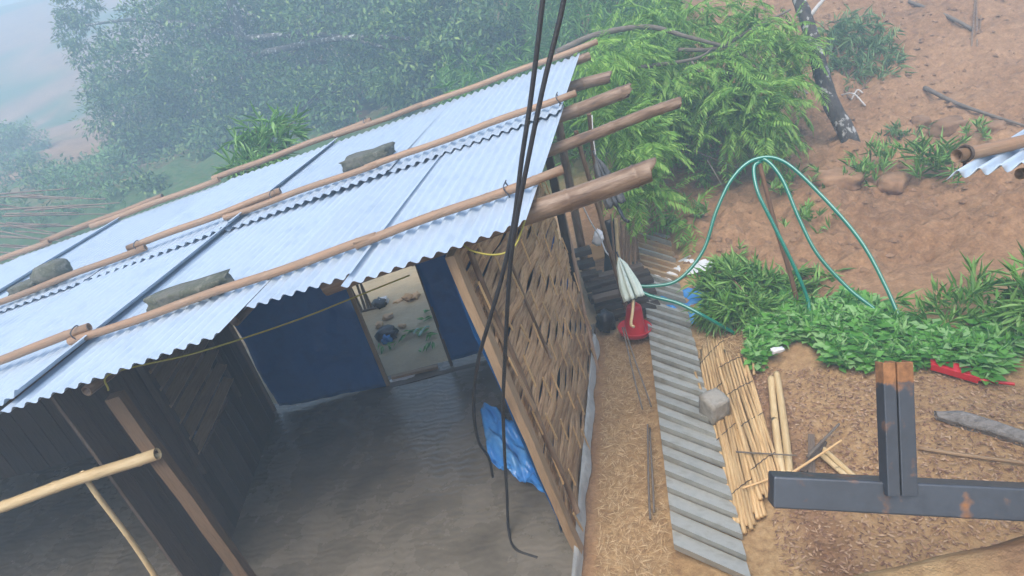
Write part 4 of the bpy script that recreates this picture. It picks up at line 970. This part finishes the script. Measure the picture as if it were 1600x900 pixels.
# ------------------------------------------------------------------ garden ground cover
def inside(poly, x, y):
    c = False; n = len(poly)
    for i in range(n):
        x0, y0 = poly[i]; x1, y1 = poly[(i + 1) % n]
        if (y0 > y) != (y1 > y) and x < (x1 - x0) * (y - y0) / (y1 - y0) + x0: c = not c
    return c
bed = [tuple(G(*p).xy) for p in [(1172, 574), (1180, 520), (1220, 490), (1300, 478), (1350, 490), (1410, 520), (1500, 525), (1600, 525), (1760, 545), (1760, 690), (1600, 628), (1540, 612), (1500, 590), (1420, 592), (1350, 592), (1260, 584)]]
bx = [p[0] for p in bed]; by = [p[1] for p in bed]
lb = LB(); cnt = 0
while cnt < 2300:
    x = random.uniform(min(bx), max(bx)); y = random.uniform(min(by), max(by))
    if not inside(bed, x, y): continue
    nz_ = noise.noise(Vector((x * 1.6, y * 1.6, 4)))
    if nz_ < -.16: continue
    cnt += 1; h = .02 + .09 * random.random() + .06 * max(0, nz_)
    c = np.array([x, y, Hh(x, y) + h])
    sz = random.choice([.04, .05, .065, .08])
    for _ in range(5):
        a = rng.random() * 6.28; d = np.array([math.cos(a), math.sin(a), .15 + .3 * rng.random()])
        lb.leaf(c + d * .02 + rdir() * .025, d, np.array([0, 0, 1.]) + rdir() * .25, sz * (1 + .7 * rng.random()), sz * (.75 + .4 * rng.random()), .1, .15)
    if random.random() < .35:
        spray(lb, c, np.array([0, 0, .7]), 4, .12, .025, .8, .3)
tag(lb.build('garden_leaves', MT['leaf_garden']), 'low bright green leafy ground cover along the garden edge', 'ground cover', kind='stuff')

# hillside greenery behind the feathery tree and in the fog at the left
lb = LB()
for _ in range(4200):
    px, py = random.uniform(700, 1060), random.uniform(-30, 250)
    p = on_hill(px, py, H0) if random.random() < .6 else G(px, py, random.uniform(0, .9))
    if (p - CAM).length > 22 or p.y < 8.6 or p.x < -1.0: continue
    spray(lb, p + V(0, 0, rng.random() * .9), rdir() * .6 + np.array([.2, -.2, .6]), 7, .42, .024, .6, .7)
tag(lb.build('slope_grass', MT['leaf_bamboo']), 'hazy long grass on the slope behind the feathery tree', 'grass', kind='stuff')
random.seed(23)
for k, (px, py, d, r, lbx) in enumerate([(150, 290, 15.5, 1.0, 'rounded hazy shrub at the left foot of the big tree'), (105, 285, 17, .9, 'faint shrub left of the rounded one in the fog'), (190, 330, 14.2, .8, 'green shrub touching the upper roof pole at the left'), (55, 285, 19, .9, 'pale shrub above the fallen bamboo stems'), (20, 265, 21, .9, 'farthest pale shrub at the left edge'), (215, 310, 13.5, .7, 'leafy shrub below the trunk of the big tree'), (8, 225, 24, 1.2, 'ghostly tall shrub at the left edge in thick fog')]):
    d *= 1.35; r *= 1.35; c = at(px, py, d); gz_ = H0(c.x, c.y); root = thing('shrub', V(c.x, c.y, gz_), lbx, 'shrub', 'shrubs in the fog'); lb = LB()
    blob_leaves(lb, [(c, r, r, r * .75), (c + V(r * .6, 0, -.3), r * .7, r * .7, r * .6), (c + V(-r * .6, .2, -.3), r * .7, r * .7, r * .6)], 110, .17, .075, .2, .4)
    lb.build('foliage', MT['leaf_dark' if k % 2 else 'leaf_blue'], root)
    b = MB(); limb(b, [V(c.x, c.y, gz_ - .1), V(c.x + .05, c.y, (gz_ + c.z) / 2), c], .05, .02); b.build('stem', MT['twig'], root)
for k in range(26):
    px, py = random.uniform(-60, 40), 300 + k * 4.4 + random.uniform(-6, 6); d = random.uniform(13, 15)
    p0 = at(px, py, d); ang = random.gauss(.0, .12); p1 = at(px + random.uniform(90, 190), py + random.uniform(-12, 22), d + random.uniform(-.6, .8))
    o = bamboo('fallen_culm', p0, p1, .022, .012, MT['bamboo_wet'], None, node=.5, seg=6, hollow=False)
    tag(o, 'dark fallen bamboo culm in the hazy heap at the left edge', 'bamboo culm', 'fallen bamboo culms')
lb = LB()
for _ in range(500):
    p = at(random.uniform(-60, 200), random.uniform(290, 430), random.uniform(16.5, 18)); spray(lb, p, rdir() + np.array([0, 0, .3]), 5, .25, .03, .8, .5)
tag(lb.build('heap_leaves', MT['leaf_blue']), 'hazy leaves tangled through the fallen culms at the left', 'foliage', kind='stuff')

# ------------------------------------------------------------------ clods, chips, straw
def scatter_lumps(name, n, area, smin, smax, material, label, cat, keep=None):
    b = MB(); c = 0
    base_ = [V(0, 0, 1), V(1, 0, .1), V(.2, .95, 0), V(-.9, .4, .1), V(-.6, -.8, 0), V(.5, -.85, .05), V(0, 0, -.6)]
    fs = [(0, 1, 2), (0, 2, 3), (0, 3, 4), (0, 4, 5), (0, 5, 1), (6, 2, 1), (6, 3, 2), (6, 4, 3), (6, 5, 4), (6, 1, 5)]
    while c < n:
        x, y = random.uniform(area[0], area[1]), random.uniform(area[2], area[3])
        if keep and not keep(x, y): continue
        s = smin + (smax - smin) * random.random() ** 4; rz = Matrix.Rotation(random.uniform(0, 6.3), 3, 'Z'); c += 1
        o = V(x, y, Hh(x, y) - s * .12)
        b.add([o + rz @ V(q.x * s * random.uniform(.7, 1.2), q.y * s * random.uniform(.7, 1.2), q.z * s * random.uniform(.5, .9)) for q in base_], fs)
    return tag(b.build(name, material), label, cat, kind='stuff')
random.seed(31)
scatter_lumps('soil_clods', 9000, (1.6, 12, 5.0, 15), .008, .06, MT['clod'], 'loose orange soil clods over the landslide slope', 'soil', lambda x, y: soil_mask(x, y) > .5 and x > 1.2 + .1 * y)
def chips(name, n, poly, L0, L1, W, material, label, cat, z0=.004):
    bx_ = [p[0] for p in poly]; by_ = [p[1] for p in poly]; b = MB(); c = 0
    while c < n:
        x, y = random.uniform(min(bx_), max(bx_)), random.uniform(min(by_), max(by_))
        if not inside(poly, x, y): continue
        c += 1; a = random.uniform(0, math.pi); L = random.uniform(L0, L1) / 2; d = V(math.cos(a), math.sin(a), random.uniform(-.25, .25)); sd_ = V(-d.y, d.x, random.uniform(-.4, .4)) * W * random.uniform(.5, 1.3) / 2
        o = V(x, y, Hh(x, y) + z0 + random.random() * .02)
        b.add([o - d * L, o + sd_, o + d * L, o - sd_], [(0, 1, 2, 3)])
    tag(b.build(name, material), label, cat, kind='stuff')
chips('wood_chips', 7000, [tuple(G(*p).xy) for p in [(1170, 575), (1420, 590), (1600, 625), (1760, 690), (1760, 900), (1220, 900)]], .008, .05, .012, MT['chip'], 'brown wood chips and leaf litter covering the lower right soil', 'wood chips')
chips('path_straw', 4500, [tuple(G(*p).xy) for p in [(945, 520), (1010, 500), (1010, 560), (1040, 800), (1050, 900), (930, 900), (935, 740)]], .03, .12, .006, MT['straw'], 'yellow straw strewn along the path by the wall', 'straw')
chips('bush_straw', 900, [tuple(G(*p).xy) for p in [(1090, 520), (1180, 510), (1180, 560), (1090, 560)]], .05, .2, .007, MT['straw'], 'dry stalks on the soil above the reed mats', 'straw')
for k, (px, py, s, lb_) in enumerate([(1480, 205, .42, 'dark angular earth block on the slope above the neighbouring roof'), (1438, 195, .3, 'smaller earth block left of the angular one'), (1310, 290, .5, 'big weed topped clod below the leaning trunk'), (1395, 292, .42, 'reddish clod right of the weed topped one'), (1235, 205, .3, 'earth lump at the end of the feathery branches'), (1550, 205, .3, 'rounded earth lump right of the angular block')]):
    c = on_hill(px, py)
    tag(rock('earth_clod', c + V(0, 0, s * .12), s, s * .7, s * .5, Matrix.Rotation(k * 1.3, 3, 'Z'), MT['clod'], 70 + k, .35, None, .5), lb_, 'clod', 'earth clods on the slope')
sp = spline([on_hill(1445, 140) + V(0, 0, .03), on_hill(1490, 165) + V(0, 0, .05), on_hill(1540, 182) + V(0, 0, .04), on_hill(1600, 200) + V(0, 0, .03)], 8)
tag(MB().tube(sp, [.035 - .02 * i / len(sp) for i in range(len(sp))], 8).build('fallen_pole', MT['twig'], smooth=True), 'long bare stem lying down the slope at the right', 'stem')
sp = spline([on_hill(1420, 5) + V(0, 0, .03), on_hill(1480, 30) + V(0, 0, .05), on_hill(1520, 50) + V(0, 0, .04)], 8)
tag(MB().tube(sp, .03, 7).build('fallen_pole', MT['twig'], smooth=True), 'hazy bare stem near the top of the slope', 'stem')
for k, (a, b_) in enumerate([((1315, 150), (1352, 170)), ((1330, 158), (1348, 150)), ((1238, 160), (1262, 150))]):
    tag(MB().tube(spline([on_hill(*a) + V(0, 0, .02), on_hill((a[0] + b_[0]) / 2, (a[1] + b_[1]) / 2) + V(0, 0, .14), on_hill(*b_) + V(0, 0, .05)], 6), .012, 6).build('dead_branch', MT['twig_white'], smooth=True),
        ['long bleached branch below the flattened bamboo', 'short bleached branch crossing the long one', 'bleached branch left of the leaning trunk'][k], 'branch', 'dead branches')

# ------------------------------------------------------------------ haze
hz = MB().box((-14, 42, 8.4), 156, 100, 19.2).build('haze', None)
hz.data.materials.clear()
hm = bpy.data.materials.new('haze_air'); hm.use_nodes = True; N = hm.node_tree.nodes; N.clear()
pv = N.new('ShaderNodeVolumePrincipled'); ho = N.new('ShaderNodeOutputMaterial')
pv.inputs['Color'].default_value = (.62, .83, 1.0, 1); pv.inputs['Density'].default_value = .018; pv.inputs['Anisotropy'].default_value = .15
hm.node_tree.links.new(pv.outputs[0], ho.inputs['Volume']); hz.data.materials.append(hm)
tag(hz, 'pale blue grey fog filling the valley', 'fog', kind='stuff')
